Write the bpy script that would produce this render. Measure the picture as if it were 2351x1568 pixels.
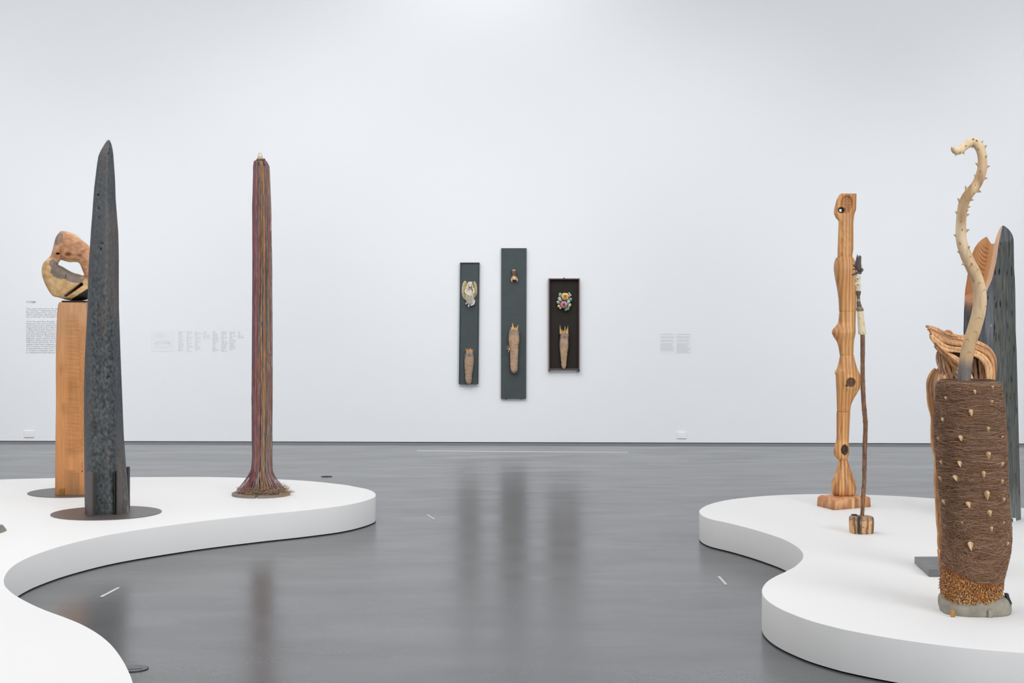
import bpy, math, random
import numpy as np
from mathutils import Vector, noise as mn

for o in list(bpy.data.objects):
    bpy.data.objects.remove(o)
S = bpy.context.scene
C = S.collection
random.seed(7)
R = random.Random(11)

# ------------------------------------------------------------------ camera
F = 3500.0; CX = 1175.5; YH = 716.0; HC = 1.47; PT = 0.18      # focal length px, principal x, horizon y, eye height, plinth height
cam = bpy.data.cameras.new('camera')
cam.sensor_width = 36.0; cam.lens = 36.0 * F / 2351.0
cam.shift_x = 0.0; cam.shift_y = -(784.0 - YH) / 2351.0
cam.clip_end = 200
co = bpy.data.objects.new('camera', cam); C.objects.link(co)
co.location = (0, 0, HC); co.rotation_euler = (math.pi / 2, 0, 0)
S.camera = co

# ------------------------------------------------------------------ world, lights, exposure
W = bpy.data.worlds.new('world'); S.world = W; W.use_nodes = True
W.node_tree.nodes['Background'].inputs[0].default_value = (0.9, 0.95, 1.0, 1)
W.node_tree.nodes['Background'].inputs[1].default_value = 0.3
S.view_settings.view_transform = 'Standard'; S.view_settings.look = 'None'
S.view_settings.gamma = 1.0; S.view_settings.use_curve_mapping = False
S.view_settings.exposure = 0.05

def area(name, loc, sx, sy, power, rot=(0, 0, 0), col=(1, 1, 1)):
    l = bpy.data.lights.new(name, 'AREA'); l.shape = 'RECTANGLE'; l.size = sx; l.size_y = sy
    l.energy = power; l.color = col
    o = bpy.data.objects.new(name, l); C.objects.link(o); o.location = loc; o.rotation_euler = rot
    return o
def spot(name, loc, tgt, power, ang, blend=1.0, size=0.15, col=(1, 1, 1)):
    l = bpy.data.lights.new(name, 'SPOT'); l.energy = power; l.spot_size = math.radians(ang); l.spot_blend = blend
    l.shadow_soft_size = size; l.color = col
    o = bpy.data.objects.new(name, l); C.objects.link(o); o.location = loc
    o.rotation_euler = (Vector(tgt) - Vector(loc)).to_track_quat('-Z', 'Y').to_euler()
    return o
CEIL = 6.6
area('ceiling_fill_light', (-3.8, 7.0, CEIL - .1), 7.0, 15.0, 480, col=(1.0, 0.99, 0.975))
area('ceiling_fill_light', (4.2, 7.0, CEIL - .1), 6.0, 15.0, 200, col=(1.0, 0.99, 0.975))
area('ceiling_fill_light', (8.0, -4.0, CEIL - 1.0), 7.0, 3.0, 900, rot=(math.radians(60), 0, math.radians(38)), col=(0.98, 0.99, 1.0))  # added unseen fill from the camera side, brightens fronts and plinth sides
for i, (x, p) in enumerate([(-8.0, 270), (-4.2, 190), (-0.4, 130), (3.8, 170), (7.8, 240)]):
    spot('wall_spotlight', (x, 13.2, CEIL - .2), (x, 17.1, 3.4), p, 120, 1.0, .4, (0.98, 0.99, 1.0))
for i, (x, p) in enumerate([(-7.0, 620), (-2.5, 590), (2.0, 600), (6.5, 630)]):
    spot('wall_spotlight', (x, 10.4, CEIL - .2), (x, 17.1, .2), p, 66, .9, .4, (0.98, 0.99, 1.0))
spot('wall_spotlight', (-.3, 15.2, CEIL - .2), (-.3, 17.1, 5.2), 95, 120, 1.0, .3, (0.98, 0.99, 1.0))
for (l, t, p) in [((-1.5, 5.5, 6.2), (-2.6, 9.8, 1.0), 150), ((0.8, 6.8, 6.2), (2.3, 9.0, .8), 70),
                  ((-0.2, 3.8, 6.2), (1.9, 6.9, 1.0), 50)]:
    spot('gallery_spotlight', l, t, p, 60, 1.0, .25, (1.0, 0.98, 0.95))

# ------------------------------------------------------------------ helpers
def lin(c):
    return tuple(((v / 255.0) / 12.92 if v / 255.0 <= 0.04045 else ((v / 255.0 + 0.055) / 1.055) ** 2.4) for v in c)
def P(x, y, Y):
    return np.array([(x - CX) / F * Y, Y, HC - (y - YH) / F * Y])
def depth_at(y, z=PT):
    return F * (HC - z) / (y - YH)
OFF = {}
def thing(name, label, cat, loc, group=None):
    o = bpy.data.objects.new(name, None); C.objects.link(o); o.location = tuple(float(v) for v in loc)
    o.empty_display_size = .1
    o['label'] = label; o['category'] = cat
    if group: o['group'] = group
    OFF[o.name] = np.array(loc, float)
    return o
def build(name, V, Fc, mat, parent=None, col=None, kind=None, smooth=True, label=None, loc=None):
    V = np.asarray(V, float)
    if parent is not None and abs(OFF[parent.name][2] - PT) < 1e-6: V = V.copy(); V[:, 2] = np.maximum(V[:, 2], PT + .0006)
    off = OFF[parent.name] if parent is not None else (np.array(loc, float) if loc is not None else np.zeros(3))
    me = bpy.data.meshes.new(name)
    me.from_pydata((V - off).tolist(), [], [list(map(int, f)) for f in Fc])
    me.materials.append(mat)
    if smooth: me.polygons.foreach_set('use_smooth', [True] * len(me.polygons))
    if col is not None:
        a = me.color_attributes.new('Col', 'FLOAT_COLOR', 'POINT')
        c = np.ones((len(V), 4)); c[:, :3] = np.asarray(col)
        a.data.foreach_set('color', c.ravel())
    me.update()
    o = bpy.data.objects.new(name, me); C.objects.link(o)
    if parent is not None: o.parent = parent
    elif loc is not None: o.location = tuple(loc)
    OFF[o.name] = off
    if kind: o['kind'] = kind
    if label: o['label'] = label
    return o
def tag(o, label, cat, group=None):
    o['label'] = label; o['category'] = cat
    if group: o['group'] = group
    return o
class MB:
    def __init__(s): s.V = []; s.F = []; s.Cc = []
    def add(s, V, Fc, col=None):
        n = len(s.V); s.V += [tuple(v) for v in V]; s.F += [tuple(i + n for i in f) for f in Fc]
        if col is not None:
            col = np.asarray(col, float)
            if col.ndim == 1: col = np.tile(col, (len(V), 1))
            s.Cc += col.tolist()
    def build(s, name, mat, parent=None, **k):
        return build(name, s.V, s.F, mat, parent, col=(s.Cc if s.Cc else None), **k)
def box(c0, c1):
    x0, y0, z0 = c0; x1, y1, z1 = c1
    V = [(x0, y0, z0), (x1, y0, z0), (x1, y1, z0), (x0, y1, z0), (x0, y0, z1), (x1, y0, z1), (x1, y1, z1), (x0, y1, z1)]
    return V, [(0, 3, 2, 1), (4, 5, 6, 7), (0, 1, 5, 4), (1, 2, 6, 5), (2, 3, 7, 6), (3, 0, 4, 7)]
def obox(c, u, v, w):
    c, u, v, w = (np.array(t, float) for t in (c, u, v, w))
    V = [c + a * u + b * v + d * w for d in (-1, 1) for (a, b) in ((-1, -1), (1, -1), (1, 1), (-1, 1))]
    return V, [(0, 3, 2, 1), (4, 5, 6, 7), (0, 1, 5, 4), (1, 2, 6, 5), (2, 3, 7, 6), (3, 0, 4, 7)]
def bevel(o, w, seg=2):
    m = o.modifiers.new('bevel', 'BEVEL'); m.width = w; m.segments = seg; m.limit_method = 'ANGLE'
    return o
def smooth1(a, k):
    if k < 1: return a
    n = int(k * 3); t = np.arange(-n, n + 1); g = np.exp(-t * t / (2.0 * k * k)); g /= g.sum()
    return np.convolve(np.pad(a, n, mode='edge'), g, 'valid')
def prof(rows, step=2.0, sm=2.0):
    rows = np.array(rows, float); y0, y1 = rows[0, 0], rows[-1, 0]
    n = max(2, int(round((y1 - y0) / step)) + 1); ys = np.linspace(y0, y1, n)
    out = [ys] + [smooth1(np.interp(ys, rows[:, 0], rows[:, k]), sm / (abs(y1 - y0) / (n - 1))) for k in range(1, rows.shape[1])]
    return np.array(out).T
def superell(n, e, rot=0.0):
    p = []
    for i in range(n):
        t = 2 * math.pi * i / n
        c, s = math.cos(t), math.sin(t)
        p.append((math.copysign(abs(c) ** (2 / e), c), math.copysign(abs(s) ** (2 / e), s)))
    return np.array(p)
def polysec(pts, n, sm=1.0):
    """closed section sampled evenly from corner points, rounded"""
    pts = np.array(pts, float); q = np.vstack([pts, pts[:1]])
    d = np.r_[0, np.cumsum(np.linalg.norm(np.diff(q, axis=0), axis=1))]
    t = np.linspace(0, d[-1], n, endpoint=False)
    o = np.array([np.interp(t, d, q[:, 0]), np.interp(t, d, q[:, 1])]).T
    if sm > 0:
        k = int(sm * 3) + 1; tt = np.arange(-k, k + 1); g = np.exp(-tt * tt / (2 * sm * sm)); g /= g.sum()
        o = sum(np.roll(o, i, axis=0) * w for i, w in zip(tt, g))
    o[:, 0] = (o[:, 0] - o[:, 0].min()) / (o[:, 0].max() - o[:, 0].min()) * 2 - 1
    return o
def loft(rows, Y, sec, ratio=1.0, step=2.0, sm=2.0, disp=None, colf=None, base_flat=None, bmin=0.0):
    """rows: (y, xleft, xright[, depth half in m]) in photo pixels for an axis standing at depth Y"""
    pr = prof(rows, step, sm); n = len(sec); V = []; Cc = []
    for r in pr:
        cx = (r[1] + r[2]) / 2; a = (r[2] - r[1]) / 2 / F * Y
        b = max(r[3] if len(r) > 3 else a * ratio, bmin)
        c = P(cx, r[0], Y)
        for i in range(n):
            nx, ny = sec[i]
            p = c + np.array([nx * a, ny * b, 0])
            xp = p[0] / p[1] * F + CX
            if disp is not None:
                d = disp(p, i / n, r[0], xp)
                l = math.hypot(nx, ny) or 1
                p = p + np.array([nx / l * d, ny / l * d, 0])
            V.append(p)
            if colf is not None: Cc.append(colf(xp, r[0], i / n, ny, p))
    Fc = []
    m = len(pr)
    for j in range(m - 1):
        for i in range(n):
            k = (i + 1) % n
            Fc.append((j * n + i, (j + 1) * n + i, (j + 1) * n + k, j * n + k))
    # section runs anticlockwise seen from above (x, depth) -> caps
    Fc.append(tuple(range(n))); Fc.append(tuple((m - 1) * n + i for i in reversed(range(n))))
    return V, Fc, (Cc if colf is not None else None)
def catmull(pts, n):
    pts = np.array(pts, float); m = len(pts)
    out = []
    for s in np.linspace(0, m - 1, n):
        i = min(int(s), m - 2); t = s - i
        p0, p1, p2, p3 = pts[max(i - 1, 0)], pts[i], pts[i + 1], pts[min(i + 2, m - 1)]
        out.append(0.5 * ((2 * p1) + (-p0 + p2) * t + (2 * p0 - 5 * p1 + 4 * p2 - p3) * t * t + (-p0 + 3 * p1 - 3 * p2 + p3) * t ** 3))
    return np.array(out)
def tube(pts, rad, ns=8, cap=True, flat=1.0):
    pts = np.asarray(pts, float); n = len(pts); V = []
    rad = np.ones(n) * rad if np.isscalar(rad) else np.asarray(rad)
    prev = None
    for i in range(n):
        t = pts[min(i + 1, n - 1)] - pts[max(i - 1, 0)]; t = t / (np.linalg.norm(t) + 1e-12)
        if prev is None:
            a = np.array([0, 1.0, 0]) if abs(t[1]) < .9 else np.array([1.0, 0, 0])
            u = np.cross(t, a)
        else: u = prev - t * prev.dot(t)
        u = u / (np.linalg.norm(u) + 1e-12); prev = u; v = np.cross(t, u)
        for k in range(ns):
            an = 2 * math.pi * k / ns
            V.append(pts[i] + rad[i] * (math.cos(an) * u + flat * math.sin(an) * v))
    Fc = [(j * ns + k, j * ns + (k + 1) % ns, (j + 1) * ns + (k + 1) % ns, (j + 1) * ns + k) for j in range(n - 1) for k in range(ns)]
    if cap: Fc += [tuple(reversed(range(ns))), tuple((n - 1) * ns + k for k in range(ns))]
    return V, Fc
def ball(c, r, nu=14, nv=9, disp=None):
    c = np.array(c, float); r = np.array([r] * 3 if np.isscalar(r) else r, float); V = []
    for j in range(nv + 1):
        ph = math.pi * j / nv
        for i in range(nu):
            th = 2 * math.pi * i / nu
            d = np.array([math.sin(ph) * math.cos(th), math.sin(ph) * math.sin(th), math.cos(ph)])
            k = 1 + (disp(d) if disp else 0)
            V.append(c + d * r * k)
    Fc = [(j * nu + i, (j + 1) * nu + i, (j + 1) * nu + (i + 1) % nu, j * nu + (i + 1) % nu) for j in range(nv) for i in range(nu)]
    return V, Fc
def prism(poly, z0, z1):
    n = len(poly)
    V = [(x, y, z0) for x, y in poly] + [(x, y, z1) for x, y in poly]
    Fc = [tuple(reversed(range(n))), tuple(range(n, 2 * n))] + [(i, (i + 1) % n, n + (i + 1) % n, n + i) for i in range(n)]
    return V, Fc
def ccw(poly):
    a = sum(poly[i][0] * poly[(i + 1) % len(poly)][1] - poly[(i + 1) % len(poly)][0] * poly[i][1] for i in range(len(poly)))
    return poly if a > 0 else poly[::-1]
def N(x, y, z): return mn.noise(Vector((x, y, z)))
def fbm(x, y, z, o=4):
    s = 0; a = 1; 
    for _ in range(o):
        s += a * N(x, y, z); x *= 2.03; y *= 2.03; z *= 2.03; a *= .5
    return s
def mixc(a, b, t):
    t = max(0, min(1, t)); return tuple(a[i] * (1 - t) + b[i] * t for i in range(3))
def sst(a, b, x):
    t = max(0, min(1, (x - a) / (b - a))); return t * t * (3 - 2 * t)

# ------------------------------------------------------------------ materials
def mat(name, col=(1, 1, 1), rough=.6, attr=False, nscale=(10, 10, 10), amt=.12, bump=0.0, bscale=None, spec=.5,
        metal=0.0, wave=None, tint=None, detail=6, ndist=0.0):
    m = bpy.data.materials.new(name); m.use_nodes = True; t = m.node_tree; nd = t.nodes; lk = t.links
    b = nd['Principled BSDF']; b.inputs['Roughness'].default_value = rough; b.inputs['Specular IOR Level'].default_value = spec
    b.inputs['Metallic'].default_value = metal
    tc = nd.new('ShaderNodeTexCoord'); mp = nd.new('ShaderNodeMapping'); lk.new(tc.outputs['Object'], mp.inputs[0])
    mp.inputs['Scale'].default_value = nscale
    nz = nd.new('ShaderNodeTexNoise'); nz.inputs['Scale'].default_value = 1; nz.inputs['Detail'].default_value = detail
    nz.inputs['Roughness'].default_value = .62; nz.inputs['Distortion'].default_value = ndist
    lk.new(mp.outputs[0], nz.inputs['Vector'])
    mr = nd.new('ShaderNodeMapRange'); lk.new(nz.outputs[0], mr.inputs[0])
    mr.inputs[1].default_value = .25; mr.inputs[2].default_value = .75; mr.inputs[3].default_value = 1 - amt; mr.inputs[4].default_value = 1 + amt
    fac = mr.outputs[0]
    if wave:
        mp2 = nd.new('ShaderNodeMapping'); lk.new(tc.outputs['Object'], mp2.inputs[0]); mp2.inputs['Scale'].default_value = wave['scale']
        mp2.inputs['Rotation'].default_value = wave.get('rot', (0, 0, 0))
        wv = nd.new('ShaderNodeTexWave'); wv.wave_type = 'BANDS'; wv.bands_direction = 'X'; wv.wave_profile = wave.get('prof', 'SAW')
        wv.inputs['Scale'].default_value = 1; wv.inputs['Distortion'].default_value = wave['dist']; wv.inputs['Detail'].default_value = 3
        wv.inputs['Detail Scale'].default_value = wave.get('ds', .6); wv.inputs['Detail Roughness'].default_value = .55
        lk.new(mp2.outputs[0], wv.inputs['Vector'])
        mw = nd.new('ShaderNodeMapRange'); lk.new(wv.outputs['Fac'], mw.inputs[0])
        mw.inputs[3].default_value = 1 - wave['amt']; mw.inputs[4].default_value = 1 + wave['amt'] * .4
        mu = nd.new('ShaderNodeMath'); mu.operation = 'MULTIPLY'; lk.new(fac, mu.inputs[0]); lk.new(mw.outputs[0], mu.inputs[1]); fac = mu.outputs[0]
    if attr:
        at = nd.new('ShaderNodeAttribute'); at.attribute_name = 'Col'; src = at.outputs['Color']
    else:
        rg = nd.new('ShaderNodeRGB'); rg.outputs[0].default_value = (*lin(col), 1); src = rg.outputs[0]
    # darker tones turn redder when tint is set
    vm = nd.new('ShaderNodeVectorMath'); vm.operation = 'SCALE'; lk.new(src, vm.inputs[0]); lk.new(fac, vm.inputs['Scale'])
    out = vm.outputs[0]
    if tint:
        sb = nd.new('ShaderNodeMapRange'); lk.new(fac, sb.inputs[0]); sb.inputs[1].default_value = .5; sb.inputs[2].default_value = 1.05
        sb.inputs[3].default_value = 1; sb.inputs[4].default_value = 0
        mx = nd.new('ShaderNodeMix'); mx.data_type = 'RGBA'; mx.blend_type = 'MULTIPLY'
        lk.new(sb.outputs[0], mx.inputs[0]); lk.new(out, mx.inputs[6]); mx.inputs[7].default_value = (*tint, 1); out = mx.outputs[2]
    lk.new(out, b.inputs['Base Color'])
    if bump:
        bp = nd.new('ShaderNodeBump'); bp.inputs['Strength'].default_value = bump; bp.inputs['Distance'].default_value = .004
        if bscale:
            mp3 = nd.new('ShaderNodeMapping'); lk.new(tc.outputs['Object'], mp3.inputs[0]); mp3.inputs['Scale'].default_value = bscale
            n3 = nd.new('ShaderNodeTexNoise'); n3.inputs['Scale'].default_value = 1; n3.inputs['Detail'].default_value = 4
            lk.new(mp3.outputs[0], n3.inputs['Vector']); lk.new(n3.outputs[0], bp.inputs['Height'])
        else: lk.new(fac, bp.inputs['Height'])
        lk.new(bp.outputs[0], b.inputs['Normal'])
    return m
M = {}
M['wall'] = mat('white_wall_paint', (233, 235, 238), .85, nscale=(.5, .5, .5), amt=.006, spec=.2, bump=.03, bscale=(60, 60, 60))
M['ceil'] = mat('ceiling_paint', (236, 237, 239), .9, amt=.01, spec=.2)
M['plinth'] = mat('white_plinth_paint', (240, 240, 240), .6, nscale=(1, 1, 1), amt=.008, spec=.25)
M['black'] = mat('black_recess', (18, 18, 18), .8, amt=.1)
M['char'] = mat('charred_wood', attr=True, rough=.42, nscale=(110, 110, 50), amt=.4, bump=.7, bscale=(150, 150, 90), spec=.45)
M['char2'] = mat('charred_rough_wood', attr=True, rough=.6, nscale=(90, 90, 7), amt=.6, bump=.8, bscale=(140, 140, 10), spec=.35)
M['cedar'] = mat('hewn_cedar', attr=True, rough=.6, nscale=(45, 45, 4), amt=.16, bump=.45, bscale=(70, 70, 45), spec=.3)
M['totem'] = mat('oiled_wood', attr=True, rough=.42, nscale=(90, 90, 3), amt=.20, bump=.12, spec=.4,
                 wave={'scale': (13, 7, .9), 'dist': 7.5, 'amt': .25, 'ds': .8, 'prof': 'SIN'}, tint=(1.0, .88, .76))
M['wood'] = mat('pale_wood', attr=True, rough=.55, nscale=(60, 60, 12), amt=.12, bump=.25, spec=.35)
M['burl'] = mat('burl_wood', attr=True, rough=.45, nscale=(28, 28, 28), amt=.2, bump=.35, spec=.4, ndist=1.2)
M['steel'] = mat('dark_steel', (106, 100, 98), .42, nscale=(6, 6, 6), amt=.12, spec=.5, metal=.35)
M['slot'] = mat('blackened_steel', (38, 38, 38), .5, amt=.15)
M['brass'] = mat('aged_brass_clip', (176, 128, 66), .45, nscale=(120, 120, 120), amt=.5, metal=.3)
M['strap'] = mat('tan_strap', (226, 184, 128), .5, amt=.08)
M['string'] = mat('bead_string', attr=True, rough=.5, nscale=(300, 300, 300), amt=.3, spec=.4)
M['bone'] = mat('bone', attr=True, rough=.45, nscale=(60, 60, 60), amt=.08, bump=.2, spec=.4)
M['bark'] = mat('stick_bark', attr=True, rough=.7, nscale=(140, 140, 40), amt=.45, bump=.8)
M['fur'] = mat('brown_fibre', attr=True, rough=.8, nscale=(60, 60, 160), amt=.3, bump=.8, spec=.15)
M['hair'] = mat('fibre_hair', attr=True, rough=.7, nscale=(40, 40, 40), amt=.12, spec=.25)
M['scale'] = mat('scaly_bark', attr=True, rough=.65, nscale=(200, 200, 200), amt=.2)
M['stone'] = mat('grey_stone', (152, 146, 134), .75, nscale=(14, 14, 22), amt=.28, bump=.5, bscale=(90, 90, 90), spec=.3)
M['drift'] = mat('driftwood', attr=True, rough=.7, nscale=(110, 110, 22), amt=.3, bump=.7, spec=.2, tint=(1, .8, .6))
M['panel'] = mat('slate_blue_panel', (66, 74, 76), .55, nscale=(14, 14, 14), amt=.12, spec=.35)
M['panelrim'] = mat('dark_panel_edge', (52, 60, 62), .5, amt=.1)
M['rust'] = mat('rusted_steel_frame', (88, 70, 68), .6, nscale=(60, 60, 60), amt=.25, metal=.2)
M['burntweave'] = mat('black_woven_backing', (46, 42, 39), .8, nscale=(160, 160, 50), amt=.35, bump=.6, spec=.2)
M['clay'] = mat('painted_resin', attr=True, rough=.5, nscale=(160, 160, 160), amt=.1, spec=.35)
M['glaze'] = mat('glazed_ceramic', attr=True, rough=.22, nscale=(120, 120, 120), amt=.08, spec=.6)
M['cloth'] = mat('wrapped_fibre_cloth', attr=True, rough=.85, nscale=(90, 90, 60), amt=.25, bump=.6, spec=.15)
M['ink'] = mat('grey_wall_lettering', (150, 152, 156), .8, amt=.0)
M['ink2'] = mat('pale_wall_lettering', (196, 198, 201), .8, amt=.0)
M['ink3'] = mat('mid_wall_lettering', (176, 178, 181), .8, amt=.0)
M['sheet'] = mat('pale_vinyl', (230, 232, 235), .8, amt=.0)
M['plate'] = mat('white_outlet_plastic', (236, 237, 239), .5, amt=.0)
M['tape'] = mat('white_tape', (205, 207, 209), .7, nscale=(60, 60, 60), amt=.1)
M['brown_ink'] = mat('branded_mark', (110, 62, 28), .7, amt=.1)
M['cap'] = mat('floor_box_metal', (104, 106, 108), .45, nscale=(60, 60, 60), amt=.12, metal=.3)
M['bronze'] = mat('grey_brown_metal', (140, 132, 124), .5, nscale=(30, 30, 30), amt=.2, metal=.2)

def floor_mat():
    m = bpy.data.materials.new('polished_concrete'); m.use_nodes = True; t = m.node_tree; nd = t.nodes; lk = t.links
    b = nd['Principled BSDF']; b.inputs['Specular IOR Level'].default_value = .38
    tc = nd.new('ShaderNodeTexCoord')
    def nz(scale, sc, det=5, dist=0., ro=.55):
        mp = nd.new('ShaderNodeMapping'); lk.new(tc.outputs['Object'], mp.inputs[0]); mp.inputs['Scale'].default_value = scale
        n = nd.new('ShaderNodeTexNoise'); n.inputs['Scale'].default_value = sc; n.inputs['Detail'].default_value = det
        n.inputs['Distortion'].default_value = dist; n.inputs['Roughness'].default_value = ro; lk.new(mp.outputs[0], n.inputs['Vector']); return n.outputs[0]
    def mr(s, a, b_, c, d):
        n = nd.new('ShaderNodeMapRange'); lk.new(s, n.inputs[0]); 
        for i, v in enumerate((a, b_, c, d)): n.inputs[i + 1].default_value = v
        return n.outputs[0]
    def mul(a, c):
        n = nd.new('ShaderNodeMath'); n.operation = 'MULTIPLY'; lk.new(a, n.inputs[0]); lk.new(c, n.inputs[1]); return n.outputs[0]
    big = mr(nz((.5, .8, 1), 1.2, 4, .6), .3, .7, .92, 1.08)
    mid = mr(nz((1.0, 3.0, 1), 1.5, 6, .5), .3, .7, .95, 1.05)
    streak = mr(nz((.7, 2.6, 1), 1.6, 4, .8), .3, .7, .965, 1.035)
    fine = mr(nz((30, 45, 1), 3, 3), .3, .7, .97, 1.03)
    speck = mr(nz((9, 9, 1), 3.0, 2, 0, .4), .755, .79, 1.0, 1.6)
    f = mul(mul(mul(mul(big, mid), streak), fine), speck)
    rg = nd.new('ShaderNodeRGB'); rg.outputs[0].default_value = (*lin((90, 91, 93)), 1)
    vm = nd.new('ShaderNodeVectorMath'); vm.operation = 'SCALE'; lk.new(rg.outputs[0], vm.inputs[0]); lk.new(f, vm.inputs['Scale'])
    lk.new(vm.outputs[0], b.inputs['Base Color'])
    r = mr(nz((.8, 2.0, 1), 1.4, 4, .4), .3, .7, .20, .27)
    lk.new(r, b.inputs['Roughness'])
    bp = nd.new('ShaderNodeBump'); bp.inputs['Strength'].default_value = .03; bp.inputs['Distance'].default_value = .01
    lk.new(nz((3, 8, 1), 2, 3), bp.inputs['Height']); lk.new(bp.outputs[0], b.inputs['Normal'])
    return m
M['floor'] = floor_mat()
M['floor2'] = mat('darker_floor_strip', (92, 93, 95), .5, nscale=(3, 30, 3), amt=.12, spec=.3)

# ------------------------------------------------------------------ room
def yfl(x): return 1013.4 + 0.0027 * x
def wallpt(x):
    Y = F * HC / (yfl(x) - YH); return np.array([(x - CX) / F * Y, Y, 0.0])
A0, A1 = wallpt(0), wallpt(2351)
WD = (A1 - A0) / np.linalg.norm(A1 - A0); WN = np.array([WD[1], -WD[0], 0.0])       # along wall, towards the viewer
if WN[1] > 0: WN = -WN
def WP(x, y, off=0.0):
    """point of the photo lying on the back wall, moved `off` metres out of it"""
    d = np.array([(x - CX) / F, 1.0, -(y - YH) / F]); o = np.array([0, 0, HC])
    base = A0 + WN * off
    t = (base - o).dot(WN) / d.dot(WN); return o + d * t
def st(name, V, Fc, m, **k): return build(name, V, Fc, m, kind='structure', smooth=False, **k)
WL = A0 - WD * 8; WR = A1 + WD * 8
def wallslab(name, a, b, th, m, z0=0, z1=CEIL):
    a = np.array(a); b = np.array(b); n = th
    V = [(*a[:2], z0), (*b[:2], z0), (*(b + n)[:2], z0), (*(a + n)[:2], z0), (*a[:2], z1), (*b[:2], z1), (*(b + n)[:2], z1), (*(a + n)[:2], z1)]
    return st(name, V, [(0, 3, 2, 1), (4, 5, 6, 7), (0, 1, 5, 4), (1, 2, 6, 5), (2, 3, 7, 6), (3, 0, 4, 7)], m)
wallslab('wall_back', WL, WR, -WN * .2, M['wall'], z0=.007)
BL = np.array([WL[0], -7.0, 0]); BR = np.array([WR[0], -7.0, 0])
wallslab('wall_left', BL, WL, np.array([-.2, 0, 0]), M['wall'])
wallslab('wall_right', BR, WR, np.array([.2, 0, 0]), M['wall'])
wallslab('wall_front', BL, BR, np.array([0, -.2, 0]), M['wall'])
V, Fc = box((WL[0] - .2, -7.2, -.2), (WR[0] + .2, 18.2, 0)); st('floor', V, Fc, M['floor'])
V, Fc = box((WL[0] - .2, -7.2, CEIL), (WR[0] + .2, 18.2, CEIL + .2)); st('ceiling', V, Fc, M['ceil'])
# dark shadow gap under the back wall and a darker strip laid flush on the floor before it
wallslab('baseboard_back', WL + WN * -.02, WR + WN * -.02, -WN * .02, M['black'], 0, .007)
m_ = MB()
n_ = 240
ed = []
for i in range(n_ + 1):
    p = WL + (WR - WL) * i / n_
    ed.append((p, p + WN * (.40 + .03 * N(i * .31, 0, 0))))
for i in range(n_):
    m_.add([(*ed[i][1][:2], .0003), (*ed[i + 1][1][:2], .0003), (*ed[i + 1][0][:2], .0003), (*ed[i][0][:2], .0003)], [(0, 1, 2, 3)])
st('floor_strip_1', m_.V, m_.F, M['floor2'])

# ------------------------------------------------------------------ plinths
def plinth(name, pts, extra, label):
    poly = [tuple(P(x, y, depth_at(y))[:2]) for x, y in pts]
    d = catmull([(*p, 0) for p in poly], len(poly) * 7)[:, :2].tolist()
    poly = ccw([tuple(p) for p in d] + extra)
    cx = sum(p[0] for p in poly) / len(poly); cy = sum(p[1] for p in poly) / len(poly)
    t = thing(name, label, 'plinth', (poly[0][0], poly[0][1], 0))
    V, Fc = prism(poly, .007, PT - .0)
    # body: soft top arris
    n = len(poly); inner = []
    pa = np.array(poly); tg = np.roll(pa, -1, 0) - np.roll(pa, 1, 0); tg /= np.linalg.norm(tg, axis=1)[:, None] + 1e-9
    nr = np.array([tg[:, 1], -tg[:, 0]]).T
    e = .0025
    rings = [(0, .007), (0, PT - e), (-e * .3, PT - e * .3), (-e, PT)]
    V = []; 
    for off, z in rings:
        for i in range(n): V.append((pa[i, 0] + nr[i, 0] * off, pa[i, 1] + nr[i, 1] * off, z))
    Fc = []
    for r in range(3):
        for i in range(n): Fc.append((r * n + i, r * n + (i + 1) % n, (r + 1) * n + (i + 1) % n, (r + 1) * n + i))
    side = build('side_panel', V, Fc, M['plinth'], t)
    build('top_panel', V[3 * n:], [tuple(range(n))], M['plinth'], t, smooth=False)
    tk = [(pa[i, 0] - nr[i, 0] * .02, pa[i, 1] - nr[i, 1] * .02) for i in range(n)]
    V, Fc = prism(tk, .0, .0075); build('toe_recess', V, Fc, M['black'], t, smooth=False, label='black recessed foot')
    return t
Lp = [(-60, 1104), (0, 1100.7), (60, 1099), (132, 1097.3), (220, 1096), (300, 1095.3), (420, 1094.8), (500, 1095.3), (570, 1097), (640, 1100.2), (700, 1103.7),
      (740, 1107), (770, 1110.4), (795, 1113.4), (815, 1117.2), (840, 1122), (850, 1125.3), (857, 1128.4), (861, 1132), (863, 1135.5), (861, 1140.5),
      (855, 1143.8), (840, 1149), (820, 1154.2), (800, 1158.4), (770, 1163.2), (725, 1168.5), (680, 1173.3), (620, 1179), (560, 1185.2), (500, 1191.8), (440, 1199),
      (370, 1208.5), (300, 1218.8), (240, 1229.5), (180, 1243), (130, 1256.5), (85, 1271.5), (62, 1281), (43, 1290.7), (28, 1301), (17, 1312.5), (10.5, 1325), (9, 1335),
      (12, 1345), (19, 1353), (29, 1362), (43, 1371), (70, 1385.5), (105, 1401), (150, 1417.5), (185, 1432), (218, 1450), (245, 1470), (265, 1491), (283, 1517),
      (295, 1540), (303, 1560), (306, 1580), (303, 1605), (290, 1630)]
plinth('display_plinth', Lp, [(-3.0, 4.6), (-5.0, 4.4), (-7.5, 5.5), (-8.2, 8.0), (-7.4, 10.0), (-5.6, 11.2)],
       'white low curving plinth at left carrying the charred spike and the string column')
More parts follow.
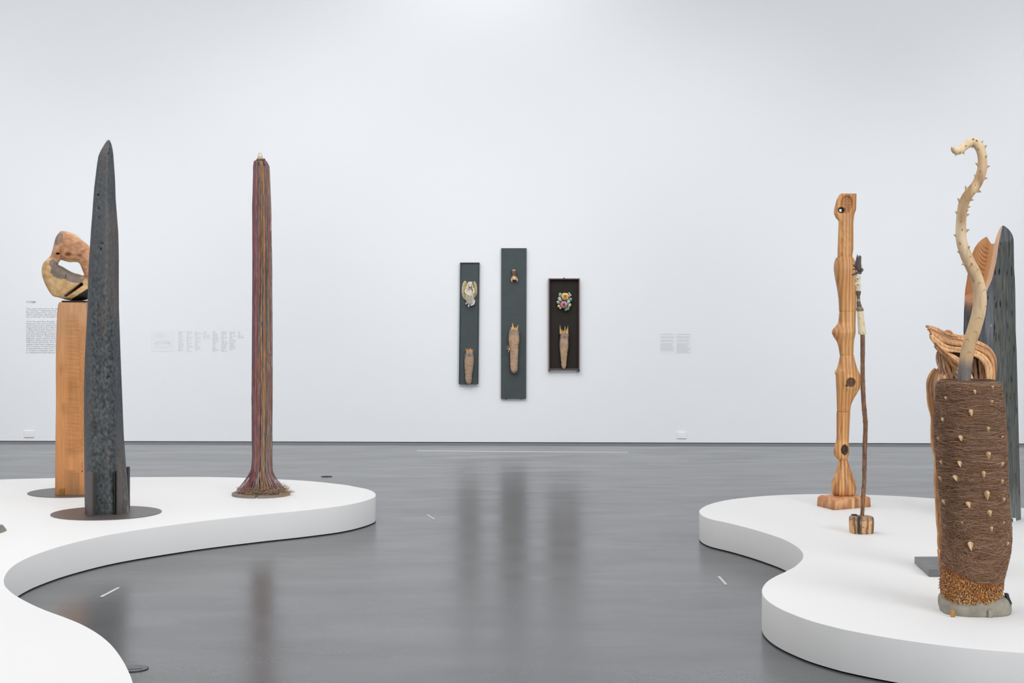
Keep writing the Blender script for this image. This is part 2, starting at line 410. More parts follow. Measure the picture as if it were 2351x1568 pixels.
Rp = [(2450, 1182), (2351, 1166.6), (2250, 1154), (2140, 1144.1), (2060, 1138.7), (1990, 1135.8), (1940, 1134.5), (1880, 1134), (1820, 1135.2), (1770, 1137.5), (1730, 1140.6),
      (1690, 1144.8), (1665, 1148.7), (1640, 1154.2), (1622, 1160.3), (1611, 1166.5), (1605.5, 1172), (1606.5, 1178), (1613, 1183.8), (1625, 1189.2), (1640, 1193.5),
      (1680, 1202.2), (1730, 1215.2), (1780, 1230.6), (1802, 1239.2), (1820, 1248.5), (1833, 1257.5), (1841, 1266), (1844, 1275), (1842, 1283.5), (1835, 1291.5),
      (1823, 1301.5), (1802, 1312.7), (1780, 1323), (1763, 1333.5), (1754.5, 1342.5), (1750.2, 1350), (1749, 1356), (1750.5, 1364), (1756, 1373), (1768, 1383.5),
      (1787, 1395), (1813, 1407), (1860, 1424.3), (1918, 1440), (1956, 1448.2), (2020, 1460), (2100, 1472.4), (2207, 1485.9), (2351, 1498.2), (2480, 1506)]
plinth('display_plinth', Rp, [(3.6, 5.9), (5.2, 6.8), (5.7, 8.4), (4.9, 9.8)],
       'white low curving plinth at right carrying the wooden and thorny totems')

# ------------------------------------------------------------------ charred spike (left front)
Yc = 9.78
t = thing('charred_totem', 'tall blackened tapering wooden spike held by steel brackets on a round plate', 'sculpture', P(245, 1180, Yc) * [1, 1, 0] + [0, 0, PT])
def disc(name, cxp, Y, r, th, m, parent, notch=False, col=None, n=96):
    c = P(cxp, 1000, Y); poly = []
    for i in range(n):
        a = 2 * math.pi * i / n - math.pi / 2
        poly.append((c[0] + r * math.cos(a), c[1] + r * math.sin(a)))
    if notch:
        w = .011; poly = [p for p in poly if not (abs(p[0] - c[0]) < w and p[1] < c[1])]
        k = next(i for i in range(len(poly)) if poly[i][0] < c[0] and poly[i][1] < c[1] and abs(poly[i][0] - c[0]) < .03 and poly[(i + 1) % len(poly)][0] > c[0])
        poly = poly[:k + 1] + [(c[0] - w, c[1] - r * .995), (c[0] - w, c[1] - r * .74), (c[0] + w, c[1] - r * .74), (c[0] + w, c[1] - r * .995)] + poly[k + 1:]
    V, Fc = prism(ccw(poly), PT, PT + th)
    return build(name, V, Fc, m, parent, smooth=False)
disc('base_plate', 244.5, depth_at(1178.2), .345, .004, M['steel'], t)
rowsA = [(321.6, 248.5, 251), (323.5, 245, 252.6), (326, 243, 253.8), (331, 240, 255.8), (338, 236, 257.4), (345.8, 231.6, 258.7), (358.4, 226, 260), (377, 223, 261.2), (402.6, 220, 263), (430, 216.8, 264.2),
         (457, 215, 265), (493, 212.6, 267.8), (531, 209.5, 270.5), (562.6, 207.4, 271.2), (594, 205, 271.6), (626, 203, 271.6), (660, 202.3, 271.6), (706, 201.4, 272),
         (770, 197.8, 274), (821, 195.6, 275.6), (890, 193.6, 278.2), (959, 193.4, 281), (1005, 193.7, 283), (1050, 194, 286.6), (1097, 194.3, 290), (1130, 194.8, 292),
         (1160, 195.5, 293.5), (1176, 196, 294), (1180, 196.5, 294)]
secA = polysec([(-1, .15), (-.93, -.35), (-.66, -.80), (.36, -.86), (.55, -.66), (1.0, .1), (.82, .75), (.2, 1.0), (-.55, .9)], 110, 1.4)
cr = [(224, 449, 4.5, 4), (226, 480, 4, 3), (227, 500, 2, 5), (234, 560, 6, 4), (231, 573, 2.5, 5), (250, 355, 2, 5), (249, 866, 5, 5), (251, 992, 4, 5), (268, 742, 2.5, 10)]
def cra(x, y):
    v = 0
    for cx, cy, rx, ry in cr:
        d = math.hypot((x - cx) / rx, (y - cy) / ry); v = max(v, (1 - sst(.35, 1.0, d)) * (1 if N(x * .9, y * .5, 3) > -.12 else 0))
    return v
def dA(p, u, y, x):
    front = .12 < u < .60
    h = 0
    if y > 540 and 208 < x < 262: h = .0022 * abs(fbm(p[0] * 60, p[2] * 34, 1.3, 3)) * sst(540, 700, y)
    h += .0022 * N(p[0] * 9, p[1] * 9, p[2] * 2.2)
    if y > 330: h -= .012 * cra(x, y)
    return h
def cA(x, y, u, ny, p):
    if ny > .35: return lin((62, 66, 70))
    c = lin((82, 86, 89))
    tone = fbm(p[0] * 75, p[1] * 40, p[2] * 45, 3)
    rr = sst(255, 264, x - (y - 700) * .02)
    tex = sst(560, 760, y) * (1 - rr) * sst(206, 214, x)
    c = mixc(c, lin((74, 78, 80)), tex); c = tuple(v * max(.3, 1 + (.75 * tone) * (.3 + tex)) for v in c)
    c = mixc(c, lin((104, 96, 94)), .55 * sst(228, 262, x) * sst(450, 520, y) * (1 - sst(690, 760, y)))
    c = mixc(c, lin((104, 96, 92)), .6 * rr * sst(960, 1100, y))
    c = mixc(c, lin((104, 78, 66)), .35 * sst(.25, .6, N(p[0] * 14, 5, p[2] * 3)))
    if rr > .5: c = tuple(v * (1 + .35 * N(p[0] * 160, p[1] * 160, p[2] * 5)) for v in c)
    if x > 262: c = mixc(c, lin((150, 152, 150)), .8 * sst(1125, 1165, y) * sst(.05, .4, N(p[0] * 70, 2, p[2] * 22)))
    return mixc(c, lin((12, 12, 13)), cra(x, y) * .95)
V, Fc, cc = loft(rowsA, Yc, secA, ratio=.92, step=2, sm=2.2, disp=dA, colf=cA)
build('spike', V, Fc, M['char'], t, col=cc)
def bracket(x0, x1, ytop, Y, depth, parent, side=1):
    """angle upright: face plate turned to the viewer with a fin running back into the wood"""
    a = P(x0, ytop, Y); b = P(x1, ytop, Y); zt = a[2]; n = 6
    w = (b[0] - a[0]); poly = [(a[0], PT + .004), (b[0], PT + .004)]
    for i in range(n + 1):
        an = math.pi * i / n; poly.append(((a[0] + b[0]) / 2 + w / 2 * math.cos(an), zt - w * .35 + w * .35 * math.sin(an)))
    V = [(x, Y, z) for x, z in poly] + [(x, Y + .007, z) for x, z in poly]; k = len(poly)
    mb = MB(); mb.add(V, [tuple(range(k)), tuple(reversed(range(k, 2 * k)))] + [(i, k + i, k + (i + 1) % k, (i + 1) % k) for i in range(k)])
    xf = b[0] if side > 0 else a[0]
    V, f = box((xf - (.005 if side < 0 else 0), Y + .001, PT + .004), (xf + (.0 if side < 0 else .005), Y + depth, zt - .01)); mb.add(V, f)
    o = mb.build('bracket', M['steel'], parent, smooth=False); return bevel(o, .0015, 1)
bracket(199.5, 211.3, 1082, depth_at(1186.5, PT), .07, t, 1)
b2 = bracket(268.5, 279.5, 1080, depth_at(1182, PT), .07, t, -1)
# dark fillets of the angle section beside each face plate
V, Fc = box(P(211.6, 1086, 9.615), P(216, 1182, 9.67)); b = build('bracket_fin', V, Fc, M['slot'], t, smooth=False, label='black fin of steel bracket')
V, Fc = box(P(262, 1082, 9.665), P(268.4, 1180, 9.72)); b = build('bracket_fin', V, Fc, M['slot'], t, smooth=False, label='black fin of steel bracket')
V, Fc = box((P(287.5, 1072, 9.9)[0], 9.9, PT + .004), (P(294.8, 1072, 9.9)[0], 9.95, P(0, 1072, 9.9)[2])); bevel(build('bracket', V, Fc, M['slot'], t, smooth=False, label='black bracket at the back right'), .008, 2)

# ------------------------------------------------------------------ gnarled ring on hewn pedestal
Yb = 10.83
t = thing('ring_totem', 'gnarled pale and reddish wooden ring mounted on a squared orange hewn post', 'sculpture', P(172, 1137, Yb) * [1, 1, 0] + [0, 0, PT])
disc('base_plate', 172, depth_at(1130.3), .325, .004, M['steel'], t)
rowsB = [(692.4, 147, 200), (693, 143, 203), (696, 140.5, 205), (701, 139, 206), (718, 137.5, 207.5), (750, 136.4, 209), (796, 135.3, 210), (842, 135.0, 210.5), (936, 135, 211), (1051, 134, 211), (1120, 133.3, 211), (1136.4, 133, 211)]
secB = superell(88, 7)
def cB(x, y, u, ny, p):
    c = mixc(lin((208, 158, 116)), lin((218, 152, 98)), sst(700, 900, y))
    c = tuple(v * (1 + .10 * N(p[0] * 60, 0, p[2] * 2)) for v in c)
    inside = sst(150, 158, x + 3 * N(0, 0, p[2] * 9)) * sst(715, 745, y + (x - 170) * -.8) * (1 - sst(1030, 1045, y))
    if ny < 0:
        c = mixc(c, lin((184, 128, 78)), .55 * inside)
        tex = N(p[0] * 120 + p[2] * 30, 0, p[2] * 90)
        c = tuple(v * (1 + .28 * tex * inside) for v in c)
        c = mixc(c, lin((166, 112, 62)), .5 * sst(.1, .5, N(p[0] * 18, 3, p[2] * 7)) * sst(800, 860, y) * (1 - sst(1060, 1080, y)))
        e = max(0, 1 - ((x - 166) / 22) ** 4) * sst(1073, 1079, y + ((x - 166) / 14) ** 4) * (1 if abs(x - 166) < 14 + (y - 1074) * .12 else 0)
        c = mixc(c, lin((170, 124, 84)), .75 * e)
        if abs(x - 158.8) < 1.1 and 695 < y < 742: c = mixc(c, lin((128, 82, 48)), .8)
        d = math.hypot((x - 148.5) / 2, (y - 753) / 4); c = mixc(c, lin((96, 58, 42)), .85 * (1 - sst(.4, 1.2, d)))
        d = math.hypot((x - 147.5) / 1.6, (y - 1010) / 12); c = mixc(c, lin((150, 100, 60)), .8 * (1 - sst(.4, 1.2, d)))
    return c
def dB(p, u, y, x):
    ins = sst(150, 158, x) * sst(715, 760, y)
    return -.0022 * ins * abs(fbm(p[0] * 95, p[1] * 10, p[2] * 55, 2)) + .002 * N(p[0] * 6, p[1] * 6, p[2] * 3)
V, Fc, cc = loft(rowsB, Yb, secB, ratio=.88, step=2, sm=1.0, disp=dB, colf=cB)
build('post', V, Fc, M['cedar'], t, col=cc)
V, Fc = box((P(136, 0, 10.71)[0], 10.71, PT + .004), (P(147.3, 0, 10.71)[0], 10.75, P(0, 1121.5, 10.71)[2])); bevel(build('clip', V, Fc, M['brass'], t, smooth=False, label='aged brass corner clip'), .001, 1)
V, Fc = box((P(150, 0, Yb)[0], Yb - .09, P(0, 692.6, Yb)[2]), (P(204, 0, Yb)[0], Yb + .09, P(0, 690.2, Yb)[2])); build('mount_plate', V, Fc, M['slot'], t, smooth=False)
def text_obj(name, body, m, parent, origin, right, up, nrm, width=None, height=None, size=1.0, spl=1.0, align='LEFT', thick=.0, label=None, bold=0.0):
    cu = bpy.data.curves.new(name, 'FONT'); cu.body = body; cu.size = 1.0; cu.space_line = spl; cu.align_x = align; cu.resolution_u = 1
    cu.offset = bold
    ob = bpy.data.objects.new('tmp_text', cu); C.objects.link(ob)
    dg = bpy.context.evaluated_depsgraph_get(); me = bpy.data.meshes.new_from_object(ob.evaluated_get(dg))
    bpy.data.objects.remove(ob); bpy.data.curves.remove(cu)
    v = np.array([x.co[:] for x in me.vertices]); f = [tuple(p.vertices) for p in me.polygons]; bpy.data.meshes.remove(me)
    x0, y1 = v[:, 0].min(), v[:, 1].max(); w = v[:, 0].max() - x0; h = y1 - v[:, 1].min()
    sx = (width / w) if width else size; sy = (height / h) if height else (size if not width else sx)
    right, up, nrm, origin = (np.array(a, float) for a in (right, up, nrm, origin))
    V = [origin + right * (a[0] - x0) * sx + up * (a[1] - y1) * sy + nrm * .0006 for a in v]
    return build(name, V, f, m, parent, smooth=False, label=label)
Yf = Yb - .108
zs = P(0, 1062, Yf)[2]
for ch, yy in zip('MEAZI', (1062, 1067, 1071.6, 1077, 1081)):
    o = P(187.5, yy, Yf); text_obj('branded_letter', ch, M['brown_ink'], t, o + [0, -.003, 0], (1, 0, 0), (0, 0, 1), (0, -1, 0), width=.009, height=.009)

# ring
O = [(144, 530), (170, 537), (190, 552), (208, 568), (228, 590), (240, 618), (240, 648), (226, 672), (205, 686), (178, 691), (152, 688), (136, 683.5), (120, 678.5), (108, 661), (99, 641), (95.5, 622), (100, 603), (115, 588), (120, 575), (127, 548), (134, 536)]
I = [(140, 597), (150, 599.5), (160, 602), (170, 601.5), (180, 603), (185, 610), (189, 620), (193, 631), (188, 632), (181, 629), (171, 627), (162, 623), (153, 618), (146, 613.5), (139, 610), (134.5, 608), (134, 606), (134.5, 604), (136, 601.5), (137, 600), (138, 598.5)]
def closed(pts, n):
    pts = np.array(pts, float); m = len(pts); out = []
    for s in np.linspace(0, m, n, endpoint=False):
        i = int(s); tt = s - i; p = [pts[(i + k - 1) % m] for k in range(4)]
        out.append(0.5 * (2 * p[1] + (-p[0] + p[2]) * tt + (2 * p[0] - 5 * p[1] + 4 * p[2] - p[3]) * tt * tt + (-p[0] + 3 * p[1] - 3 * p[2] + p[3]) * tt ** 3))
    return np.array(out)
nu, nv = 320, 120
Oc, Ic = closed(O, nu), closed(I, nu); V = []; cc = []
def seg_d(x, y, a, b):
    a = np.array(a); b = np.array(b); p = np.array([x, y]); tt = max(0, min(1, (p - a).dot(b - a) / (b - a).dot(b - a))); return np.linalg.norm(p - a - tt * (b - a))
def ringcol(x, y, d):
    upper = y < 592 + (x - 115) * .10 or x > 186 and y < 640
    if upper:
        c = mixc(lin((186, 132, 98)), lin((206, 156, 116)), .5 + 1.2 * N(x * .09, y * .16, 1))
        c = mixc(c, lin((226, 184, 132)), .9 * sst(-4, 4, (552 + (x - 172) * .55) - 18 - y + 10) * sst(140, 152, x))
        g = 1 - sst(.7, 1.1, math.hypot((x - 135 - (548 - y) * .3) / 9, (y - 548) / 17)); c = mixc(c, lin((136, 118, 104)), .9 * g)
        c = mixc(c, lin((132, 78, 40)), .8 * (1 - sst(.3, 1.3, math.hypot((x - 156) / 9, (y - 583) / 6))))
        c = mixc(c, lin((120, 70, 38)), .8 * (1 - sst(.3, 1.3, math.hypot((x - 184) / 7, (y - 586) / 5))))
        c = mixc(c, lin((228, 186, 146)), .8 * (1 - sst(.5, 1.2, math.hypot((x - 126) / 8, (y - 571) / 10))))
        c = mixc(c, lin((20, 14, 10)), (1 - sst(.6, 1.1, math.hypot((x - 133) / 5, (y - 582.5) / 2))))
    else:
        c = mixc(lin((226, 192, 144)), lin((206, 162, 108)), .5 + 1.0 * N(x * .07, y * .1, 2))
        # saw cut face beside the opening
        bx = [(114, 598), (122, 594), (134, 606), (146, 614), (160, 623), (178, 630), (192, 634), (194, 642), (186, 650), (172, 650), (156, 645), (148, 640), (138, 641), (124, 635), (115, 625), (118, 615), (113, 606)]
        ins = False; k = len(bx)
        for i in range(k):
            (x1, y1), (x2, y2) = bx[i], bx[(i + 1) % k]
            if (y1 > y) != (y2 > y) and x < (x2 - x1) * (y - y1) / (y2 - y1) + x1: ins = not ins
        if ins: c = tuple(v * (1 + .15 * N(x * 1.2, y * .1, 5)) for v in lin((134, 120, 110)))
        if seg_d(x, y, (152, 632), (149, 640)) < 1.0: c = lin((40, 28, 20))
        s = seg_d(x, y, (151, 679), (187, 653)) + 1.1 * N(x * .35, y * .35, 4); wd = 1.2 + 2.2 * sst(150, 190, x); c = mixc(c, lin((10, 8, 7)), 1 - sst(wd * .8, wd * 1.3, s))
        if y > 683 - (x - 165) * .65 + 3 and x > 166: c = tuple(v * (.6 + N(x * .5, y * .5, 3)) for v in lin((48, 40, 30)))
        if seg_d(x, y, (114, 586), (122, 590)) < 1.6: c = lin((70, 48, 34))
    return c
for i in range(nu):
    o2, i2 = Oc[i], Ic[i]; c2 = (o2 + i2) / 2; hv = (o2 - i2) / 2
    dep = .085 + .012 * math.sin(i * .09)
    for k in range(nv):
        a = 2 * math.pi * k / nv
        ca, sa = math.cos(a), math.sin(a)
        q = c2 + hv * math.copysign(abs(ca) ** .8, ca); dd = dep * math.copysign(abs(sa) ** .75, sa)
        w = P(q[0], q[1], Yb + .0)
        bump = .010 * N(w[0] * 14, dd * 14, w[2] * 14) + .004 * N(w[0] * 40, dd * 40, w[2] * 40)
        crv = 1 - sst(1.5, 4.5, seg_d(q[0], q[1], (151, 679), (187, 653)))
        pit = 1 - sst(.5, 1.2, math.hypot((q[0] - 133) / 5, (q[1] - 582.5) / 2.5))
        pit = max(pit, .6 * (1 - sst(.3, 1.2, math.hypot((q[0] - 156) / 8, (q[1] - 585) / 5))))
        dd2 = dd + (-bump if sa < 0 else bump)
        if sa < 0: dd2 += .05 * crv + .03 * pit
        V.append(P(q[0], q[1], Yb + dd2)); cc.append(ringcol(q[0], q[1], dd))
Fc = [(i * nv + k, i * nv + (k + 1) % nv, ((i + 1) % nu) * nv + (k + 1) % nv, ((i + 1) % nu) * nv + k) for i in range(nu) for k in range(nv)]
build('wooden_ring', V, Fc, M['burl'], t, col=cc)

# ------------------------------------------------------------------ bead string column
Ys = depth_at(1136.6)
t = thing('string_totem', 'tall slim column of multicoloured hanging bead strings with white pointed tip', 'sculpture', P(600, 1136, Ys) * [1, 1, 0] + [0, 0, PT])
disc('base_plate', 599.5, Ys, .2035, .016, mat('worn_brown_disc', (142, 128, 116), .5, nscale=(20, 20, 20), amt=.15), t, notch=True)
pal = [lin(c) for c in [(176, 96, 96), (134, 118, 146), (190, 140, 96), (120, 140, 122), (156, 96, 120), (202, 160, 104), (116, 128, 146), (150, 128, 104), (186, 128, 134), (92, 88, 90), (166, 168, 150), (204, 132, 76), (138, 104, 128), (196, 120, 110), (216, 190, 160), (100, 120, 112)]]
groups = {0: (3, 7, 9, 15, 6, 0), 1: (0, 4, 8, 12, 13, 1), 2: (1, 6, 12, 4, 14, 10), 3: (2, 5, 11, 7, 3, 9), 4: (11, 5, 2, 10, 14, 7), 5: (0, 8, 4, 12, 13, 7), 6: (1, 12, 4, 9, 6, 0), 7: (15, 3, 7, 0, 9, 10)}
rowS = np.array([(364, 585, 607), (372, 582.5, 613), (380, 581.8, 617.5), (400, 581.8, 618.3), (440, 580.6, 620), (480, 579.6, 621.5), (540, 580, 622), (620, 580, 623.3), (760, 579.2, 624.3), (900, 578.6, 624.6), (1000, 578.4, 623.8), (1050, 579.5, 622.5), (1075, 577.5, 624), (1095, 573.5, 626.5), (1110, 570.5, 630), (1124, 567, 634), (1134, 565, 637)])
def srad(y): return np.interp(y, rowS[:, 0], rowS[:, 1]), np.interp(y, rowS[:, 0], rowS[:, 2])
mb = MB()
V, Fc, _ = loft([(368, 586, 610), (380, 584, 615), (600, 582.5, 620.5), (1060, 582, 620), (1100, 580, 621), (1136, 578, 624)], Ys, superell(20, 2), step=30, sm=0)
mb.add(V, Fc, lin((58, 46, 44)))
ysam = np.r_[np.arange(370, 1080, 12.0), np.arange(1082, 1136, 8.0)]
for s in range(330):
    th = R.random() * 2 * math.pi; gi = groups[int(((math.pi * 2 - th) * 2.0 + 8 * R.random() ** 3) * 1.3) % 8] if math.sin(th) < .2 else groups[R.randrange(8)]; base = pal[gi[R.randrange(6)]]; base2 = pal[gi[R.randrange(6)]]; rr = .93 + .10 * R.random(); ph = R.random() * 50
    top = 366 + R.random() * 14; spread = R.random() ** 4 * .75
    pts = []; cl = []
    for y in ysam:
        if y < top: continue
        l, r_ = srad(y); cx = (l + r_) / 2; a = (r_ - l) / 2 / F * Ys
        th2 = th + .10 * N(y * .006, ph, 0) + .04 * N(y * .04, ph, 1)
        k = rr + (spread * sst(1070, 1136, y) if y > 1060 else 0)
        c = P(cx, y, Ys); pq = c + np.array([math.cos(th2) * a * k, math.sin(th2) * a * (k if y < 1060 else min(k, 1.1)) * (1 - .2 * sst(1060, 1136, y)), 0]); pq[2] = max(pq[2], PT + .0165); pts.append(pq)
        bf = .7 + .6 * R.random(); cl += [tuple(v * bf for v in mixc(base, base2, .5 + .9 * N(y * .02, ph, 4)))] * 3
    V, Fc = tube(pts, .0017 + .0008 * R.random(), 3, False); mb.add(V, Fc, cl)
mb.build('bead_strings', M['string'], t, kind='stuff')
mb = MB()
for s in range(1700):
    a = R.random() * 2 * math.pi; q = R.random() ** .7; rr = .045 + .105 * q; cx, cy = (P(602, 0, Ys)[0] + rr * math.cos(a) * 1.12 + .012, Ys + rr * math.sin(a) * .9)
    z = PT + .017 + R.random() * .075 * (1 - q * .85); cl = R.choice(pal)
    pts = [(cx, cy, z)]; d = Vector((R.uniform(-1, 1), R.uniform(-1, 1), R.uniform(-.3, .5)))
    for k in range(6):
        d += Vector((R.uniform(-1, 1), R.uniform(-1, 1), R.uniform(-.6, .5))) * .9; d.normalize()
        x, y_, z_ = pts[-1]; pts.append((x + d.x * .011, y_ + d.y * .011, max(PT + .018, z_ + d.z * .008)))
    V, Fc = tube(pts, .0010, 3, False); mb.add(V, Fc, tuple(v * (.7 + .9 * R.random()) for v in mixc(cl, lin((170, 148, 112)), .45)))
for s in range(26):  # loose ends beside the column
    y0 = R.choice([560, 700, 850, 980, 1040, 1060]) + R.uniform(-20, 20); L = R.uniform(30, 110); side = R.choice([-1, 1, 1]); x0 = (580 if side < 0 else 623)
    ph = R.random() * 40
    pts = [P(x0 + side * (2.5 * math.sin(math.pi * k / 9) + 1.5 * N(k * .5, ph, 0)), y0 + L * k / 9, Ys - .03) for k in range(10)]
    V, Fc = tube(pts, .0006, 3, False); mb.add(V, Fc, lin((120, 105, 100)))
mb.build('string_tangle', M['string'], t, kind='stuff')
mb = MB()
for s in range(60):
    a = R.random() * 6.28; y0 = 364 + 3 * R.random(); pts = []
    for k in range(7):
        an = a + k * .45; rad = (.020 + .012 * R.random() + .004 * k * .3) ; c = P(599, y0 + k * 2.0, Ys); pts.append(c + np.array([rad * math.cos(an), rad * math.sin(an), 0]))
    V, Fc = tube(pts, .0017, 4); mb.add(V, Fc, tuple(v * (.7 + .6 * R.random()) for v in R.choice([lin((150, 118, 66)), lin((122, 94, 80)), lin((140, 100, 90))])))
mb.build('cord_wrapping', M['string'], t, kind='stuff')
V, Fc, cc = loft([(348.5, 595.5, 597.5), (349.6, 593.4, 599.4), (352, 592.3, 601), (356, 591.8, 602.2), (360, 591.4, 603), (366, 591, 604)], Ys, superell(20, 2), step=1, sm=.6,
                 colf=lambda x, y, u, ny, p: lin((236, 226, 210)) if y < 360 else lin((206, 188, 160)))
build('tip', V, Fc, M['bone'], t, col=cc, label='white pointed tip')
V, Fc = ball(P(596.6, 351.4, Ys - .021), .0022, 8, 6); build('rivet', V, Fc, M['steel'], t)

# ------------------------------------------------------------------ wall pieces
def wbox(x0, y0, x1, y1, o0, o1):
    c = [WP(x0, y0), WP(x1, y0), WP(x1, y1), WP(x0, y1)]
    V = [p + WN * o0 for p in c] + [p + WN * o1 for p in c]
    return V, [(0, 1, 2, 3), (7, 6, 5, 4), (0, 4, 5, 1), (1, 5, 6, 2), (2, 6, 7, 3), (3, 7, 4, 0)]
def wquad(c, o0, o1):
    c = [WP(*p) for p in c]
    V = [p + WN * o0 for p in c] + [p + WN * o1 for p in c]
    return V, [(0, 1, 2, 3), (7, 6, 5, 4), (0, 4, 5, 1), (1, 5, 6, 2), (2, 6, 7, 3), (3, 7, 4, 0)]
PXW = float(np.linalg.norm(WP(1200, 700) - WP(1201, 700)))
def wloft(rows, off, ratio, sec, colf=None, step=1.0, sm=1.0, disp=None, bmin=0):
    """loft hung on the wall; axis `off` metres out of it"""
    pr = prof(rows, step, sm); n = len(sec); V = []; Cc = []
    for r in pr:
        cx = (r[1] + r[2]) / 2; a = (r[2] - r[1]) / 2 * PXW; b = max(a * ratio, bmin); c = WP(cx, r[0]) + WN * off
        for i in range(n):
            nx, ny = sec[i]; p = c + WD * nx * a - WN * ny * b
            if disp: p = p + (WD * nx - WN * ny) * disp(p, r[0])
            V.append(p)
            if colf: Cc.append(colf(cx + nx * (r[2] - r[1]) / 2, r[0], ny, p))
    m = len(pr)
    Fc = [(j * n + i, (j + 1) * n + i, (j + 1) * n + (i + 1) % n, j * n + (i + 1) % n) for j in range(m - 1) for i in range(n)]
    Fc += [tuple(range(n)), tuple((m - 1) * n + i for i in reversed(range(n)))]
    return V, Fc, (Cc if colf else None)
def wball(x, y, off, rx, ry, rd, col, mb, nu=12, nv=8):
    c = WP(x, y) + WN * off; V, Fc = ball((0, 0, 0), 1, nu, nv)
    V = [c + WD * v[0] * rx * PXW + np.array([0, 0, 1]) * v[2] * ry * PXW - WN * v[1] * rd for v in V]; mb.add(V, Fc, lin(col))
def wtube(pts, rad, mb, col, ns=6, taper=None):
    q = catmull([WP(p[0], p[1]) + WN * p[2] for p in pts], max(8, len(pts) * 4)); r = rad if taper is None else np.linspace(rad, taper, len(q))
    V, Fc = tube(q, r, ns); mb.add(V, Fc, lin(col))
def panel(name, label, quad, depth, rim, mats):
    b = WP((quad[3][0] + quad[2][0]) / 2, quad[2][1]); t = thing(name, label, 'wall sculpture', b)
    V, Fc = wquad(quad, 0.004, depth - .012 if rim else depth); build('backing_panel', V, Fc, mats[0], t, smooth=False)
    if rim:
        (x0, y0), (x1, y1), (x2, y2), (x3, y3) = quad; w = rim
        for q in ([(x0, y0), (x1, y1), (x1, y1 + w), (x0, y0 + w)], [(x3, y3 - w * .8), (x2, y2 - w * .8), (x2, y2), (x3, y3)],
                  [(x0, y0), (x0 + w, y0), (x3 + w, y3), (x3, y3)], [(x1 - w, y1), (x1, y1), (x2, y2), (x2 - w, y2)]):
            V, Fc = wquad(q, .002, depth); build('rim', V, Fc, mats[1], t, smooth=False)
    return t
rnd = superell(24, 2)
def bundle(t, rows, ytop, spikes, Wd, colr):
    def cf(x, y, ny, p):
        c = mixc(lin(colr), lin((160, 140, 122)), .5 + .9 * N(p[0] * 30, y * .07, 1))
        return mixc(c, lin((142, 128, 118)), .8 * (1 - sst(ytop + 8, ytop + 22, y)))
    V, Fc, cc = wloft(rows, Wd, .75, rnd, cf, .8, 1.2, disp=lambda p, y: .0028 * N(p[0] * 45, 3, p[2] * 45))
    build('wrapped_bundle', V, Fc, M['cloth'], t, col=cc)
    mb = MB()
    for k in range(7):
        y = ytop + 4 + R.random() * 5; l = rows[3][1]; r = rows[3][2]
        wtube([(l + .5, y, Wd), ((l + r) / 2, y + 1 + R.random() * 2, Wd + .040), (r - .5, y + R.random() * 2, Wd)], .0009, mb, (150, 140, 130), 4)
    mb.build('binding_thread', M['cloth'], t, kind='stuff')
    l0, r0_ = rows[1][1] + 1.5, rows[1][2] - 1.5
    spikes = spikes + [(R.uniform(l0, r0_), ytop + 2 + R.random() * 2, R.uniform(-2, 2), -R.uniform(4, 7.5), R.uniform(.005, .0095), R.choice([(206, 160, 108), (222, 176, 122), (176, 128, 78), (230, 190, 140)])) for _ in range(9)]
    for (x, y, dx, dy, w, c) in spikes:
        mb = MB(); wtube([(x, y, Wd + .016), (x + dx * .5, y + dy * .5, Wd + .024), (x + dx, y + dy, Wd + .022)], w * 1.3 if w > .003 else w, mb, c, 5, .0008); mb.build('straw', M['cloth'], t)
# left panel: angel
t = panel('angel_wall_panel', 'narrow slate panel with a cream winged angel above a wrapped bundle, left of three', [(1057, 603), (1101.3, 603), (1098.5, 880.7), (1054, 880.7)], .050, 1.6, (M['panel'], M['panelrim']))
cream = (216, 208, 190)
for sgn, path in ((-1, [(1073, 649), (1068, 645), (1063, 651), (1060.6, 662), (1060.4, 672), (1062.5, 682), (1066, 688)]), (1, [(1086.5, 649), (1090, 646), (1094, 652), (1096, 663), (1095.5, 674), (1092.5, 681), (1089, 686)])):
    mb = MB(); n = 26
    q = catmull([(*p, 0) for p in path], n)[:, :2]; inner = catmull([((1074 if sgn < 0 else 1086), y, 0) for y in (650, 652, 656, 662, 670, 680, 687)], n)[:, :2]
    V = []; cc = []
    for i in range(n):
        for k in range(7):
            s_ = k / 6; pt = q[i] * (1 - s_) + inner[i] * s_; V.append(WP(pt[0], pt[1]) + WN * (.045 + .022 * math.sin(math.pi * min(1, s_ * 1.1)) + .002 * math.sin(i * 1.6)))
            cc.append(lin((206, 200, 178)) if s_ < .18 else mixc(lin((170, 160, 112)), lin((176, 146, 98)), .5 + N(pt[0] * .5, pt[1] * .3, 0)))
    nb = len(V); V += [v - WN * .018 for v in V]; cc += cc[:]
    Fc = [(i * 7 + k, i * 7 + k + 1, (i + 1) * 7 + k + 1, (i + 1) * 7 + k) for i in range(n - 1) for k in range(6)]
    Fc += [tuple(nb + v for v in reversed(f)) for f in Fc]
    Fc += [(i * 7, (i + 1) * 7, nb + (i + 1) * 7, nb + i * 7) for i in range(n - 1)] + [(k, nb + k, nb + k + 1, k + 1) for k in range(6)]
    build('wing', V, Fc, M['clay'], t, col=cc, label='olive gold feathered wing with cream rim')
mb = MB()
